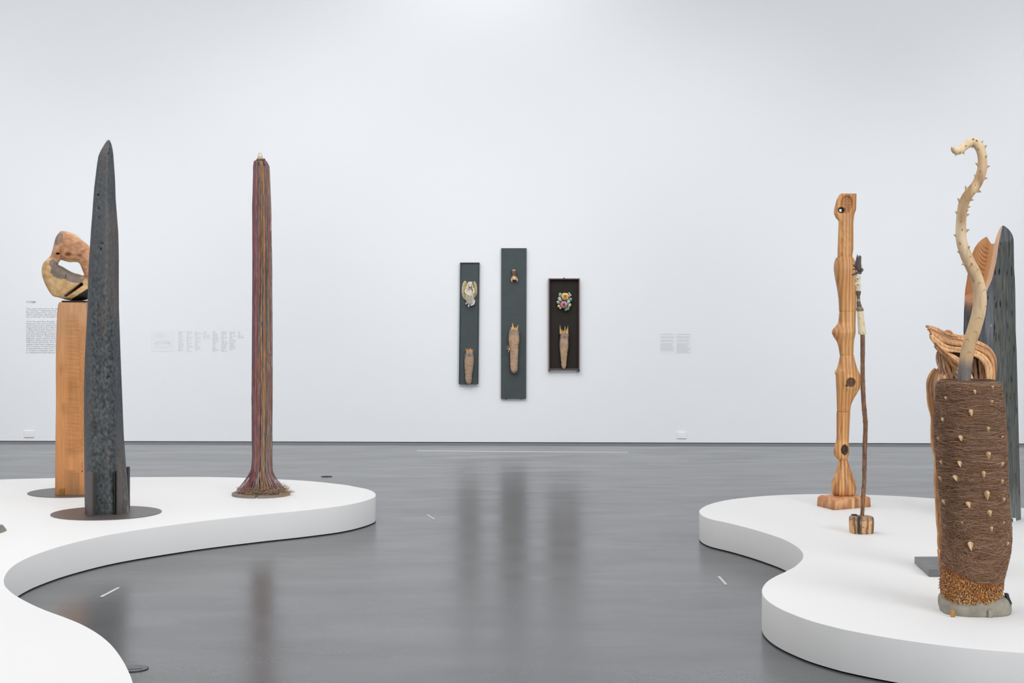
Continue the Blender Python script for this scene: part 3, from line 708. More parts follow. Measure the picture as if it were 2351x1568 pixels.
V, Fc, cc = wloft([(647, 1077, 1085.5), (650, 1074, 1086), (656, 1071.5, 1087), (662, 1069.5, 1087.5), (672, 1069, 1088), (682, 1069, 1088.5), (690, 1069.5, 1089.5), (696, 1070.5, 1089.2), (700, 1074, 1087), (701, 1078, 1084)], .055, .55, rnd,
                  lambda x, y, ny, p: tuple(v * (1 + .25 * N(x * .6, y * .12, 3)) for v in mixc(lin(cream), lin((168, 162, 154)), sst(686, 690, y) * (1 - sst(1084, 1087, x)))), .8, .8, disp=lambda p, y: .004 * N(p[0] * 60, 0, p[2] * 25))
mb.add(V, Fc, cc)
wball(1080.6, 652.8, .086, 5.0, 5.0, .024, (206, 194, 176), mb)          # hair
for dx in (-4.2, 4.2):
    for k in range(4): wball(1080.8 + dx * (1 + .06 * k), 655 + k * 2.6, .086 + .004 * k, 1.7, 2.0, .013, (206, 194, 176), mb, 8, 6)
wball(1081, 657.0, .100, 3.2, 4.0, .018, (206, 196, 186), mb)            # face
wball(1081, 658.2, .121, .7, 1.0, .004, (220, 210, 198), mb); wball(1079.7, 656.2, .116, .5, .25, .002, (164, 150, 142), mb); wball(1082.3, 656.2, .116, .5, .25, .002, (164, 150, 142), mb); wball(1081, 659.6, .116, .7, .25, .002, (176, 146, 138), mb)
wtube([(1070.5, 666, .07), (1070.2, 671, .10), (1074, 675, .118), (1079, 677.5, .120)], .010, mb, (222, 212, 196), 8, .006)
wtube([(1087.5, 662, .07), (1089, 670, .10), (1087.5, 674.5, .115), (1084.5, 676, .118)], .010, mb, (222, 212, 196), 8, .006)
wball(1080.5, 678, .122, 1.6, 1.3, .008, (220, 206, 190), mb); wball(1087.5, 673.5, .122, 1.7, 1.5, .008, (226, 212, 196), mb)
for x in (1074, 1077.5, 1081.5, 1085): wtube([(x, 679, .084), (x - .6, 685, .086), (x, 690, .077), (x + .4, 697, .062)], .007, mb, (208, 200, 184), 6, .004)
wtube([(1089.3, 688, .07), (1090, 694, .075), (1087.5, 699, .08), (1081, 701.5, .08)], .007, mb, (222, 216, 206), 6)
wball(1070.8, 697.5, .07, 1.6, 2.0, .012, (202, 206, 204), mb); wball(1076.9, 702.8, .085, 2.0, 3.0, .016, (206, 208, 208), mb)
mb.build('angel_figure', M['clay'], t, label='cream robed angel figure with folded hands')
bundle(t, [(806, 1071.5, 1086), (809, 1070.5, 1087), (815, 1069, 1088), (824, 1067.3, 1089), (832, 1067, 1089), (842, 1067.6, 1087.3), (852, 1068.6, 1086.3), (862, 1068.8, 1084.5), (872, 1069.3, 1083.8), (878, 1071, 1082.8), (881, 1074, 1080)], 806,
       [(1072, 806, -1, -7, .0052, (210, 158, 112)), (1074.5, 807, .6, -8, .007, (222, 160, 104)), (1077.5, 808, -1, -6, .0075, (206, 150, 104)), (1080, 808, 1.2, -10, .006, (228, 176, 126)), (1083, 807, -.6, -7, .0066, (214, 160, 110)), (1086, 806.5, 1, -5, .0052, (200, 152, 110)), (1076, 808, 2, -5, .008, (168, 110, 70)), (1071, 805, -3, -6, .0012, (150, 130, 110)), (1079, 801, -4, -8, .0009, (120, 110, 100))], .070, (178, 146, 118))
# middle panel
t = panel('claw_wall_panel', 'tallest slate panel with a small bronze claw above a wrapped bundle, middle of three', [(1151.2, 570), (1209, 570), (1208, 914.4), (1150.5, 914.4)], .038, 0, (M['panel'], M['panelrim']))
for (x, y) in ((1156, 576), (1201.5, 575.5), (1156, 825), (1200, 825), (1155.5, 907.5), (1199.6, 907.5)):
    V, Fc = ball((0, 0, 0), 1, 10, 6); c = WP(x, y) + WN * .038; V = [c + np.array(v) * .0045 for v in V]
    build('screw', V, Fc, M['steel'] if y > 600 else M['slot'], t)
for x in (1162.5, 1196.5):
    V, Fc = wbox(x - 1.5, 914.2, x + 1.5, 916, .006, .03); build('hanger_foot', V, Fc, M['slot'], t, smooth=False)
mb = MB()
def cl(x, y, ny, p): return mixc(mixc(lin((176, 160, 152)), lin((110, 76, 64)), sst(620.5, 624.5, y + abs(x - 1180.3) * .5)), lin((202, 158, 116)), sst(632.5, 637, y))
V, Fc, cc = wloft([(619.2, 1177, 1183.5), (621, 1174.6, 1185.6), (624, 1175.2, 1185), (628, 1176, 1184.6), (632.5, 1176.4, 1184.4), (636, 1175, 1186.4), (640, 1174, 1188), (642.5, 1174, 1188.4), (643.6, 1176, 1186)], .060, .9, rnd, cl, .5, .8)
mb.add(V, Fc, cc)
wtube([(1175.3, 640.5, .068), (1175, 644, .074), (1176.4, 648, .078)], .011, mb, (214, 176, 136), 8, .003)
wtube([(1187, 640.5, .068), (1187.8, 643.5, .074), (1187, 647.2, .078)], .009, mb, (222, 186, 150), 8, .0025)
wtube([(1177.5, 623, .088), (1178.6, 628, .09), (1178.6, 633, .088)], .004, mb, (150, 122, 100), 6); wtube([(1183.6, 623, .088), (1183, 628, .09), (1183.2, 632, .088)], .004, mb, (150, 116, 90), 6)
mb.build('claw', M['glaze'], t, label='small polished bronze claw')
bundle(t, [(754, 1175, 1188), (756, 1171.5, 1190), (760, 1169.6, 1191.5), (766, 1168.8, 1192.2), (778, 1168, 1193), (788, 1168.6, 1192), (796, 1170, 1191), (808, 1171, 1190.5), (822, 1171.8, 1189.8), (840, 1172.2, 1189), (848, 1173, 1188.8), (853, 1175, 1187), (856.4, 1179, 1183)], 752,
       [(1178.6, 757, -1.2, -16, .013, (232, 172, 108)), (1187.5, 757, 3, -11.5, .009, (222, 176, 124)), (1183, 758, .6, -5, .014, (236, 160, 80)), (1175, 757, -1.5, -5, .006, (190, 160, 130)), (1172, 755, -4, -4, .001, (150, 140, 130)), (1190, 763, 5, 1, .0015, (160, 145, 130)),
        (1171, 797, -9, -2, .005, (190, 160, 120)), (1171, 800, -8, 1, .0062, (214, 180, 140)), (1171, 801, -4.5, 8, .006, (210, 178, 140)), (1171.5, 795, -4, -4, .008, (150, 112, 62)), (1172, 798, 0, 4, .010, (160, 118, 66))], .085, (196, 158, 126))
# right panel
t = thing('rose_wall_panel', 'wide black framed panel with yellow and pink ceramic roses, right of three', 'wall sculpture', WP(1295, 850))
V, Fc = wbox(1261, 641, 1329.4, 846, .004, .016); build('woven_backing', V, Fc, M['burntweave'], t, smooth=False)
for nm, q in (('frame_rail', (1259.6, 639.4, 1330.6, 642)), ('frame_rail', (1262, 845.6, 1328.6, 848.2)), ('frame_stile', (1259.6, 642, 1262.6, 851)), ('frame_stile', (1327.8, 642, 1330.6, 851))):
    V, Fc = wbox(*q, .0, .055); build(nm, V, Fc, M['rust'], t, smooth=False)
for x in (1261, 1329.2):
    V, Fc = wbox(x - 1.8, 849.5, x + 1.8, 852.2, .0, .06); build('frame_foot', V, Fc, M['slot'], t, smooth=False)
mb = MB(); wball(1295, 639, .04, 2, 1.8, .010, (120, 84, 84), mb); mb.build('hanger_knob', M['clay'], t)
def rose(cx, cy, Rr, cols, off):
    mb = MB(); wball(cx, cy, off + .022, Rr * .22, Rr * .22, .012, cols[2], mb)
    for ring, (rad, nn, lift, sz) in enumerate([(.22, 4, .030, .34), (.45, 5, .020, .46), (.74, 7, .006, .52)]):
        for k in range(nn):
            a = 2 * math.pi * (k + .37 * ring) / nn + R.uniform(-.15, .15); V = []; cc = []
            ca, sa = math.cos(a), math.sin(a)
            for i in range(6):
                for j in range(5):
                    u = (i / 5 - .5) * 2; v = j / 4
                    w = sz * Rr * (1 - .25 * u * u * v); rr = Rr * (rad * .35 + (rad * .65 + .16) * v * (1 - .18 * u * u)); tt = u * sz * (1.1)
                    x = rr * math.cos(a + tt * .9); y = rr * math.sin(a + tt * .9)
                    V.append(WP(cx + x, cy + y) + WN * (off + lift + .012 * math.sin(v * 2.2) * (1.2 - ring * .3)))
                    cc.append(mixc(lin(cols[2]), lin(cols[0] if j > 2 else cols[1]), v * 1.2))
            nb = len(V); V += [p - WN * .004 for p in V]; cc += cc[:]
            Fc = [(i * 5 + j, i * 5 + j + 1, (i + 1) * 5 + j + 1, (i + 1) * 5 + j) for i in range(5) for j in range(4)]; Fc += [tuple(nb + q for q in reversed(f)) for f in Fc]
            Fc += [(i * 5 + 4, nb + i * 5 + 4, nb + (i + 1) * 5 + 4, (i + 1) * 5 + 4) for i in range(5)]
            mb.add(V, Fc, cc)
    return mb
rose(1297.5, 680.5, 9.2, ((252, 214, 140), (238, 176, 90), (186, 112, 34)), .055).build('yellow_rose', M['glaze'], t, label='yellow ceramic rose')
rose(1294.5, 699.5, 8.8, ((224, 160, 168), (196, 118, 130), (120, 48, 62)), .060).build('pink_rose', M['glaze'], t, label='pink ceramic rose')
for (x, y, dx, dy, w, c) in [(1289, 682, -4, -8, 4, (150, 178, 150)), (1286, 690, -3, -7, 4, (160, 182, 146)), (1287, 697, -8, -4, 3.6, (140, 176, 156)), (1305, 690, 7, -4, 4, (120, 158, 120)), (1302, 696, 5, -7, 4, (124, 160, 150)), (1303, 703, 6, -3, 4, (150, 170, 130)), (1300, 708, 6, 0, 4, (128, 166, 140)), (1296, 709, 5, 2.5, 3.5, (120, 160, 130)), (1304, 698, 6, 3, 4, (160, 168, 120)), (1304, 676, 4, -3, 3, (170, 180, 150))]:
    a = np.array([x, y], float); d = np.array([dx, dy], float); nrm = np.array([-dy, dx]) / math.hypot(dx, dy); V = []; cc = []
    for i in range(7):
        s_ = i / 6; ww = w * math.sin(math.pi * (s_ * .9 + .05)) ** .7
        for k in (-1, -.5, 0, .5, 1):
            q = a + d * s_ * 1.15 + nrm * ww * k; V.append(WP(*q) + WN * (.050 + .010 * s_ - .006 * abs(k) + .004 * math.sin(s_ * 3))); cc.append(mixc(lin(c), lin((60, 84, 62)), .7 * (1 - abs(k)) * (1 - s_)))
    nb = len(V); V += [p - WN * .006 for p in V]; cc += cc[:]
    Fc = [(i * 5 + j, i * 5 + j + 1, (i + 1) * 5 + j + 1, (i + 1) * 5 + j) for i in range(6) for j in range(4)]; Fc += [tuple(nb + q for q in reversed(f)) for f in Fc]
    build('ceramic_leaf', V, Fc, M['glaze'], t, col=cc)
for (x, y, c, r_) in [(1309, 678, (214, 170, 178), 2.3), (1306.5, 680.5, (196, 160, 130), 1.8), (1285.5, 688, (206, 176, 184), 2.8), (1288, 690.5, (176, 140, 150), 2), (1305, 693, (176, 196, 222), 2.6), (1283, 703, (228, 192, 140), 2.5), (1286.5, 707.5, (220, 206, 150), 2), (1307, 703, (206, 176, 130), 2), (1281, 693, (226, 236, 226), 1.6), (1303.5, 695.5, (230, 240, 246), 1.3)]:
    mb = MB(); wball(x, y, .062, r_, r_ * 1.2, .012, c, mb, 8, 6)
    for k in range(5): wball(x + r_ * .8 * math.cos(k * 1.257), y + r_ * .8 * math.sin(k * 1.257), .058, r_ * .6, r_ * .6, .008, tuple(min(255, v + 12) for v in c), mb, 6, 5)
    mb.build('ceramic_blossom', M['glaze'], t)
mb = MB(); wball(1296, 690, .030, 15, 19, .024, (64, 72, 58), mb, 20, 12); mb.build('ceramic_backing', M['glaze'], t)
rose_end = 1
bundle(t, [(764, 1286.5, 1304.5), (767, 1286.2, 1305), (771, 1286, 1306), (776, 1286, 1304.8), (786, 1285, 1304.6), (795, 1284.6, 1304.6), (806, 1285.6, 1303.2), (818, 1287, 1301.8), (830, 1288.4, 1300.6), (838, 1288.6, 1300), (844, 1290, 1299), (846.4, 1292.5, 1296.5)], 764,
       [(1287, 766, -1.4, -20, .0085, (222, 184, 138)), (1290.5, 766, -.6, -11, .010, (206, 168, 110)), (1294, 767, -1, -10, .009, (188, 150, 84)), (1297, 767, .2, -19, .008, (226, 186, 124)), (1300, 767, 1, -13, .009, (210, 172, 116)), (1303, 766, .6, -18, .008, (220, 180, 132)), (1292, 768, 4, -9, .011, (196, 156, 96)), (1301, 768, -5, -8, .011, (170, 134, 70))], .060, (196, 158, 124))

# wall lettering -------------------------------------------------------------
rt = WD if WD[0] > 0 else -WD; UP = np.array([0, 0, 1.0])
col1 = """The artist referred to his tall assembled
as "totems," reflecting their spiritual
He was inspired to carve his first totem
while clearing a discarded piece of
has a history," he thought to himself.

Over the past five decades, he moved
supports, has removed the and spaces
carved them into abstract forms, he
shaped by each piece with its mode
collaborated with these throughout
intensive carving process, ensuring
sets the history, [because] the deter
the final totem." Charred and abstract
degrees, some totems feature ivory,
features while others are luminous
with trees and bands. The latter, an
sedan is the first sculpture sequence
The practice of removing discards
connected the artist to a community
in South Los Angeles who rescued
to transform found objects into sculp"""
col2 = """and the surfaces of his work in the
studio and yard where he gathered

the wood, bone and thread

of each form and each figure a
record of the hand and the eye on
timber from the street and the a
of the tree and the river and and
charred and oiled and waxed the
turned against the grain and the
carved into a column and then
joined to others in the yard on
and raised up.

In the last of the works the ink

he brought in the root and hair
with thorns and branches of the
desert and the coast, and the w
each totem stands alone

as part of a family of the in
forms that look back at us then
and remember the trees again"""
t = thing('wall_text', 'grey lettered wall text headed TOTEMS behind the ring totem', 'wall text', WP(170, 831))
text_obj('heading', 'TOTEMS', M['ink'], t, WP(60, 691, .001), rt, UP, WN, width=23 * PXW, height=5.0 * PXW, bold=.012)
def paras(body, x0, y0, pitch, wpx):
    li = 0
    for para in body.split('\n\n'):
        n = para.count('\n') + 1
        ml = max(len(q_) for q_ in para.split('\n')); text_obj('paragraph', para, M['ink'], t, WP(x0, y0 + li * pitch, .001), rt, UP, WN, width=wpx * PXW * min(1, ml / 41.0), height=(n * pitch - 1.3) * PXW, bold=.006)
        li += n + 1
paras(col1, 60, 707, 4.87, 104)
paras(col2, 178, 709, 5.0, 104)
words = 'wood steel bone thread root stone cedar pine ash elm oak paint nails beads wax oil hair horn reed palm cord wire'.split()
t = thing('wall_key', 'pale printed key with floor diagram and lists between the black spike and string column', 'wall text', WP(455, 808))
V, Fc = wbox(346, 759.5, 401, 807, .0005, .0015); build('diagram_ground', V, Fc, M['sheet'], t, smooth=False)
mb = MB()
def ring2(cx, cy, rx, ry, mb, w=.5):
    n = 20
    for i in range(n):
        a, b = 2 * math.pi * i / n, 2 * math.pi * (i + 1) / n
        q = [(cx + rx * math.cos(a), cy + ry * math.sin(a)), (cx + rx * math.cos(b), cy + ry * math.sin(b)), (cx + (rx - w) * math.cos(b), cy + (ry - w) * math.sin(b)), (cx + (rx - w) * math.cos(a), cy + (ry - w) * math.sin(a))]
        mb.add([WP(*p) + WN * .002 for p in q], [(0, 1, 2, 3)])
for k, a_ in enumerate(((368, 771, 9, 4), (374, 791, 18, 8), (388, 787, 3, 2))):
    mb = MB(); ring2(*a_, mb); mb.build('diagram_outline', M['ink2'], t, smooth=False)
mb = MB()
for k in range(14): ring2(356 + 2.5 * k, 788 + 5 * N(k * .9, 0, 0), 1.1, 1.0, mb, .4)
mb.build('diagram_dots', M['ink2'], t, smooth=False, kind='stuff')
for gx, n, m_ in ((409, 15, 'ink2'), (428.5, 15, 'ink2'), (447.5, 14, 'ink2'), (467, 5, 'ink2'), (488, 15, 'ink3'), (508, 15, 'ink3'), (527, 14, 'ink3'), (546, 5, 'ink3')):
    body = '\n'.join((R.choice(words) + ' ' + R.choice(words)) if R.random() < .6 else R.choice(words) for _ in range(n))
    text_obj('list_column', body, M[m_], t, WP(gx, 760.5, .002), rt, UP, WN, width=15 * PXW, height=n * 3.15 * PXW)
t = thing('wall_text', 'two small pale printed columns on the wall right of the rose panel', 'wall text', WP(1551, 811))
V, Fc = wbox(1515.5, 765, 1587.5, 811, .0005, .0012); build('label_ground', V, Fc, M['sheet'], t, smooth=False)
for gx, n in ((1516.5, 15), (1553.5, 17)):
    body = '\n'.join(('' if k in (1, 4, 7) else ' '.join(R.choice(words) for _ in range(7))) for k in range(n))
    text_obj('label_column', body, M['ink3'], t, WP(gx, 766.5, .002), rt, UP, WN, width=31 * PXW, height=(n * 2.6) * PXW)
for x0, y0, x1, y1, lb in ((55.5, 988.5, 79, 1004, 'white blank outlet cover low on the wall under the wall text'), (1554.5, 992, 1576, 1006.6, 'white blank outlet cover low on the wall right of the panels')):
    t = thing('outlet_cover', lb, 'outlet', WP((x0 + x1) / 2, y1))
    V, Fc = wbox(x0, y0, x1, y1, 0, .010); bevel(build('cover_plate', V, Fc, M['plate'], t, smooth=False), .003, 2)
    V, Fc = wbox(x0 + 6, y0 + 4, x1 - 6, y1 - 4, .009, .0115); build('cover_insert', V, Fc, M['plate'], t, smooth=False)

# ------------------------------------------------------------------ floor fittings and tape
def GP(x, y, z=0.0): return P(x, y, F * (HC - z) / (y - YH))
def tape(pts, w, label):
    a = GP(*pts[0]); b = GP(*pts[1]); d = (b - a) / np.linalg.norm(b - a); n = np.array([-d[1], d[0], 0]) * w / 2
    k = 12; mb = MB(); V = []
    for i in range(k + 1):
        q = a + (b - a) * i / k; ww = 1 + .25 * N(i * 2.1, 3, 0); V += [q + n * ww + [0, 0, .0015], q - n * ww + [0, 0, .0015], q + n * ww + [0, 0, .0002], q - n * ww + [0, 0, .0002]]
    Fc = []
    for i in range(k):
        o = i * 4; Fc += [(o, o + 1, o + 5, o + 4), (o + 2, o, o + 4, o + 6), (o + 1, o + 3, o + 7, o + 5)]
    o = build('floor_tape', V, Fc, M['tape'], smooth=False, loc=(a + b) / 2); tag(o, label, 'tape'); return o
tape([(957, 1035.2), (1442, 1038.6)], .055, 'long thin pale tape line on the floor before the wall panels')
tape([(980.5, 1181.5), (998, 1193)], .014, 'short pale tape strip on the open floor between the plinths')
tape([(231, 1371), (273, 1349)], .016, 'pale tape strip on the floor in the bay of the left plinth')
tape([(1650, 1323.5), (1668, 1343)], .014, 'short pale tape strip on the floor beside the right plinth')
for (cx, cy, r, lb) in ((309, 1536, .062, 'round grey floor box cover beside the near left plinth edge'), (750, 1094.3, .05, 'distant round dark floor box cover behind the left plinth')):
    c = GP(cx, cy) if cx > 400 else GP(306, cy)
    t = thing('floor_box_cover', lb, 'floor outlet', (c[0], c[1], 0))
    n = 48; ring = [(c[0] + r * math.cos(2 * math.pi * i / n), c[1] + r * math.sin(2 * math.pi * i / n)) for i in range(n)]
    V, Fc = prism(ring, .0002, .003); build('lid_rim', V, Fc, M['slot'], t, smooth=False)
    ring = [(c[0] + r * .93 * math.cos(2 * math.pi * i / n), c[1] + r * .93 * math.sin(2 * math.pi * i / n)) for i in range(n)]
    V, Fc = prism(ring, .0025, .0045); build('lid', V, Fc, M['cap'] if cx < 400 else M['slot'], t, smooth=False)
    V, Fc = obox((c[0] + .01, c[1] - .02, .0048), (.03, .01, 0), (-.001, .003, 0), (0, 0, .0008)); build('lid_slot', V, Fc, M['slot'], t, smooth=False)
# foot of a further piece cut off by the left frame edge
c = P(-22, 1219, depth_at(1219)); t = thing('sculpture_foot', 'grey-brown metal foot of a cut-off piece at the far left frame edge', 'sculpture base', (c[0], c[1], PT))
V, Fc, _ = loft([(1207, -44, 2.5), (1210, -48, 4.5), (1214, -52, 6.8), (1219, -55, 9.5), (1224.2, -55, 9.8)], depth_at(1221), superell(40, 4), ratio=1.0, step=1, sm=.8)
build('foot', V, Fc, M['bronze'], t)
V, Fc, _ = loft([(1120, -38, -16), (1207.5, -40, -12)], depth_at(1221), superell(32, 3), ratio=1.0, step=6, sm=0)
build('post', V, Fc, M['bronze'], t)

# ------------------------------------------------------------------ carved wooden totem on a block
Yd = 10.10
t = thing('carved_totem', 'honey coloured carved wooden column with knots and a pierced head on a wooden block', 'sculpture', P(1937, 1160, Yd) * [1, 1, 0] + [0, 0, PT])
corners = [GP(1915, 1171.5, PT), GP(1999, 1163.5, PT), None, GP(1876, 1161.5, PT)]
corners[2] = corners[1] + corners[3] - corners[0] + np.array([-.02, -.03, 0])
cen = sum(corners) / 4; V = []; cc = []
rings = [(1.0, PT), (.985, PT + .054), (.97, PT + .060), (.86, PT + .072), (.80, PT + .074), (.4, PT + .074)]
nb = 20
def edgept(k, s): a, b = corners[k % 4], corners[(k + 1) % 4]; return a * (1 - s) + b * s
for sc, z in rings:
    for k in range(4):
        for i in range(nb):
            q = edgept(k, i / nb); p = cen + (q - cen) * sc; h = .0012 * N(p[0] * 30, p[1] * 30, z * 40)
            V.append((p[0] + h, p[1] + h, z + (h if z > PT else 0)))
            g = math.sin((z - PT) * 900 + 10 * N(p[0] * 9, p[1] * 9, z * 12) + (p[0] + p[1]) * 60)
            c = mixc(lin((190, 128, 92)), lin((226, 174, 124)), .5 + .5 * g)
            if sc > .95 and .50 < (p[0] - corners[0][0]) / (corners[1][0] - corners[0][0]) < .68 and k == 0 and z > PT: c = mixc(c, lin((96, 78, 66)), .5)
            cc.append(c)
n = 4 * nb; Fc = [(r * n + i, r * n + (i + 1) % n, (r + 1) * n + (i + 1) % n, (r + 1) * n + i) for r in range(len(rings) - 1) for i in range(n)]
Fc += [tuple((len(rings) - 1) * n + i for i in range(n)), tuple(reversed(range(n)))]
build('base_block', V, Fc, M['cedar'], t, col=cc, label='chamfered reddish wooden base block')
q = edgept(0, .50); u = (corners[1] - corners[0]); u /= np.linalg.norm(u); w_ = np.array([u[1], -u[0], 0])
V, Fc = obox(q + w_ * .003 + [0, 0, .03], u * .012, w_ * .003, (0, 0, .034)); bevel(build('strap', V, Fc, M['strap'], t, smooth=False, label='pale tan strap over the block edge'), .001, 1)
V, Fc = obox(q - w_ * .02 + [0, 0, .064], u * .012, w_ * .028, (0, 0, .003)); build('strap', V, Fc, M['strap'], t, smooth=False, label='pale tan strap over the block edge')
def honey(x, y):
    c = mixc(lin((222, 164, 106)), lin((206, 148, 94)), .5 + N(x * .05, y * .01, 2))
    return mixc(c, lin((232, 184, 122)), .6 * sst(.1, .6, N(x * .12, y * .006, 7)))
def seg(rows, name, colf, ratio=.85, disp=None, e=3.0, sm=1.6, Yo=0, mname='totem', lab=None, n=72):
    V, Fc, cc = loft(rows, Yd + Yo, superell(n, e), ratio=ratio, step=1.5, sm=sm, disp=disp, colf=lambda x, y, u, ny, p: colf(x, y, ny, p))
    return build(name, V, Fc, M[mname], t, col=cc, label=lab)
def grv(p, k=1.0): return .0010 * k * math.sin(p[0] * 260 + 6 * N(p[0] * 20, p[2] * 3, 1)) * sst(-.2, .5, N(p[0] * 18, 4, p[2] * 3))
# head: pierced
hole = (1929.5, 483.0)
rows1 = [(444.2, 1931, 1966.4), (447, 1927, 1966.6), (458, 1921, 1966.4), (470, 1917.5, 1966), (481, 1914.8, 1965.4), (491, 1914.3, 1962), (500, 1918.6, 1960.6), (506.5, 1924.5, 1959.8), (514, 1925, 1959.4), (545, 1923.9, 1959.5), (572, 1922.9, 1959.4), (586, 1922.7, 1957), (590, 1922.7, 1956.2)]
hpr = prof(rows1, 1.5, 1.4)
# head is built as a front and a back skin joined round the through hole
def headface(sgn):
    V = []; cc = []; idx = {}; Fc = []
    nx = 40
    for j, r in enumerate(hpr):
        for i in range(nx + 1):
            s_ = -math.cos(math.pi * i / nx); x = (r[1] + r[2]) / 2 + s_ * (r[2] - r[1]) / 2; y = r[0]
            dx, dy = x - hole[0], y - hole[1]; d = math.hypot(dx / 6.6, dy / 6.2)
            b = .042 * (1 - abs(s_) ** 4) ** .35
            pit = (1 - sst(.75, 1.05, math.hypot((x - 1943) / 15, (y - 469 + (x - 1943) * .2) / 22))) * sst(446, 452, y) if sgn < 0 else 0
            dep = b - .018 * pit * (1 - abs(s_) ** 3) + (.004 * N(x * .35, y * .35, 1) * pit)
            if d < 1.0 and sgn < 0: dep = min(dep, .022)
            V.append(P(x, y, Yd + sgn * dep + (.0015 * N(x * .2, y * .1, 8))))
            c = honey(x, y)
            if sgn < 0:
                c = mixc(c, lin((156, 98, 50)), pit * (.55 + .8 * N(x * .5, y * .5, 2)))
                c = mixc(c, lin((222, 150, 78)), .5 * pit * (1 - sst(1930, 1940, x)))
                if 506 < y < 588 and abs(x - (1932.5 + 2 * math.sin(y * .06))) < 4: c = mixc(c, lin((150, 92, 48)), .7 * sst(-.1, .3, N(x * .8, y * .05, 3)))
                c = mixc(c, lin((14, 11, 9)), 1 - sst(.85, 1.05, math.hypot((x - 1931.8) / 8.6, (y - 482.3) / 7.6)))
            cc.append(c)
    m_ = len(hpr)
    for j in range(m_ - 1):
        for i in range(nx):
            xm = sum(((hpr[jj][1] + hpr[jj][2]) / 2 - math.cos(math.pi * ii / nx) * (hpr[jj][2] - hpr[jj][1]) / 2) for jj, ii in ((j, i), (j + 1, i + 1))) / 2
            ym = (hpr[j][0] + hpr[j + 1][0]) / 2
            rx = 3.4 if sgn < 0 else 6.5
            if math.hypot((xm - hole[0]) / rx, (ym - hole[1]) / rx) < 1: continue
            a = j * (nx + 1) + i; f = (a, a + nx + 1, a + nx + 2, a + 1); Fc.append(f if sgn < 0 else tuple(reversed(f)))
    return V, Fc, cc
mb = MB(); mb.add(*headface(-1)); mb.add(*headface(1))
r0 = hpr[0]; r1 = hpr[-1]
for r in (r0, r1):
    top = [P((r[1] + r[2]) / 2 - math.cos(math.pi * i / 40) * (r[2] - r[1]) / 2, r[0], Yd) for i in range(41)]
    bb = [.042 * (1 - abs(math.cos(math.pi * i / 40)) ** 4) ** .35 for i in range(41)]
    mb.add([P((p[0] / p[1]) * F + CX, r[0], Yd - b) for p, b in zip(top, bb)] + [P((p[0] / p[1]) * F + CX, r[0], Yd + b) for p, b in zip(top, bb)][::-1], [tuple(range(82))], honey(1940, r[0]))
a = P(hole[0], hole[1], Yd)
ringv = []; 
for yy, rr in ((-.024, 3.6), (0, 5.2), (.032, 7.2)):
    for k in range(20):
        an = 2 * math.pi * k / 20; p = P(hole[0] + rr * math.cos(an), hole[1] + rr * math.sin(an), Yd + yy); ringv.append(p)
mb.add(ringv, [(j * 20 + k, (j + 1) * 20 + k, (j + 1) * 20 + (k + 1) % 20, j * 20 + (k + 1) % 20) for j in range(2) for k in range(20)], lin((16, 12, 10)))
mb.build('pierced_head', M['totem'], t, label='flat topped head pierced by a small round eye hole')
seg([(590, 1924, 1957), (591, 1920.8, 1959), (598, 1918, 1961.5), (606, 1916, 1963.5), (618, 1915.2, 1965), (632, 1917, 1965.4), (647, 1920, 1965), (665, 1923, 1964.6), (685, 1925.6, 1964.4), (700, 1926.4, 1964.2), (715.4, 1926.9, 1964.2), (717, 1930, 1962)], 'trunk_segment',
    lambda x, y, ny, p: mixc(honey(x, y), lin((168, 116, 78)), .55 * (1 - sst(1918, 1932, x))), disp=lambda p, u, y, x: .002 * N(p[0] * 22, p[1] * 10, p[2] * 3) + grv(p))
seg([(715.6, 1928, 1963.6), (717, 1927.4, 1964), (741, 1924.8, 1963.4), (747, 1921, 1963.2), (754, 1914, 1963.4), (760, 1911, 1963.6), (765, 1910.4, 1963.4), (774, 1914.8, 1962), (782, 1920.6, 1960.6), (797, 1925.8, 1959.6), (814.8, 1928.6, 1959)], 'trunk_segment',
    lambda x, y, ny, p: honey(x, y), disp=lambda p, u, y, x: .002 * N(p[0] * 22, p[1] * 10, p[2] * 3) + grv(p), e=2.6)
def knot(x, y, cx, cy, rx, ry):
    return math.hypot((x - cx) / rx, (y - cy) / ry)
def k4(x, y, ny, p):
    c = honey(x, y)
    if ny < 0:
        d = knot(x, y, 1953, 876.5, 10.5, 11.5); c = mixc(c, lin((228, 178, 112)), .7 * (1 - sst(1.0, 1.9, d)))
        c = mixc(c, tuple(v * (1 + .8 * N(x * .9, y * .9, 1)) for v in lin((112, 74, 54))), 1 - sst(.85, 1.08, d + .12 * N(x * .6, y * .6, 2)))
        c = mixc(c, lin((62, 34, 22)), 1 - sst(.6, 1.1, knot(x, y, 1944, 884, 3.2, 3)))
        if x < 1941: c = mixc(c, lin((178, 118, 66)), .55 * sst(868, 896, y) * sst(-.1, .4, math.sin(x * 1.3 + .01 * y)))
    return c
def d4(p, u, y, x):
    d = knot(x, y, 1953, 876.5, 19, 22); k = .016 * max(0, 1 - d * d) if p[1] < Yd else 0
    return k - (.014 * (1 - sst(.6, 1.0, knot(x, y, 1953, 876.5, 10.5, 11.5))) if p[1] < Yd else 0) + .0015 * N(p[0] * 22, p[1] * 10, p[2] * 3) - (.006 * math.exp(-((x - (1942 - (y - 890) * .06)) / 2.2) ** 2) * sst(870, 900, y) if p[1] < Yd else 0)
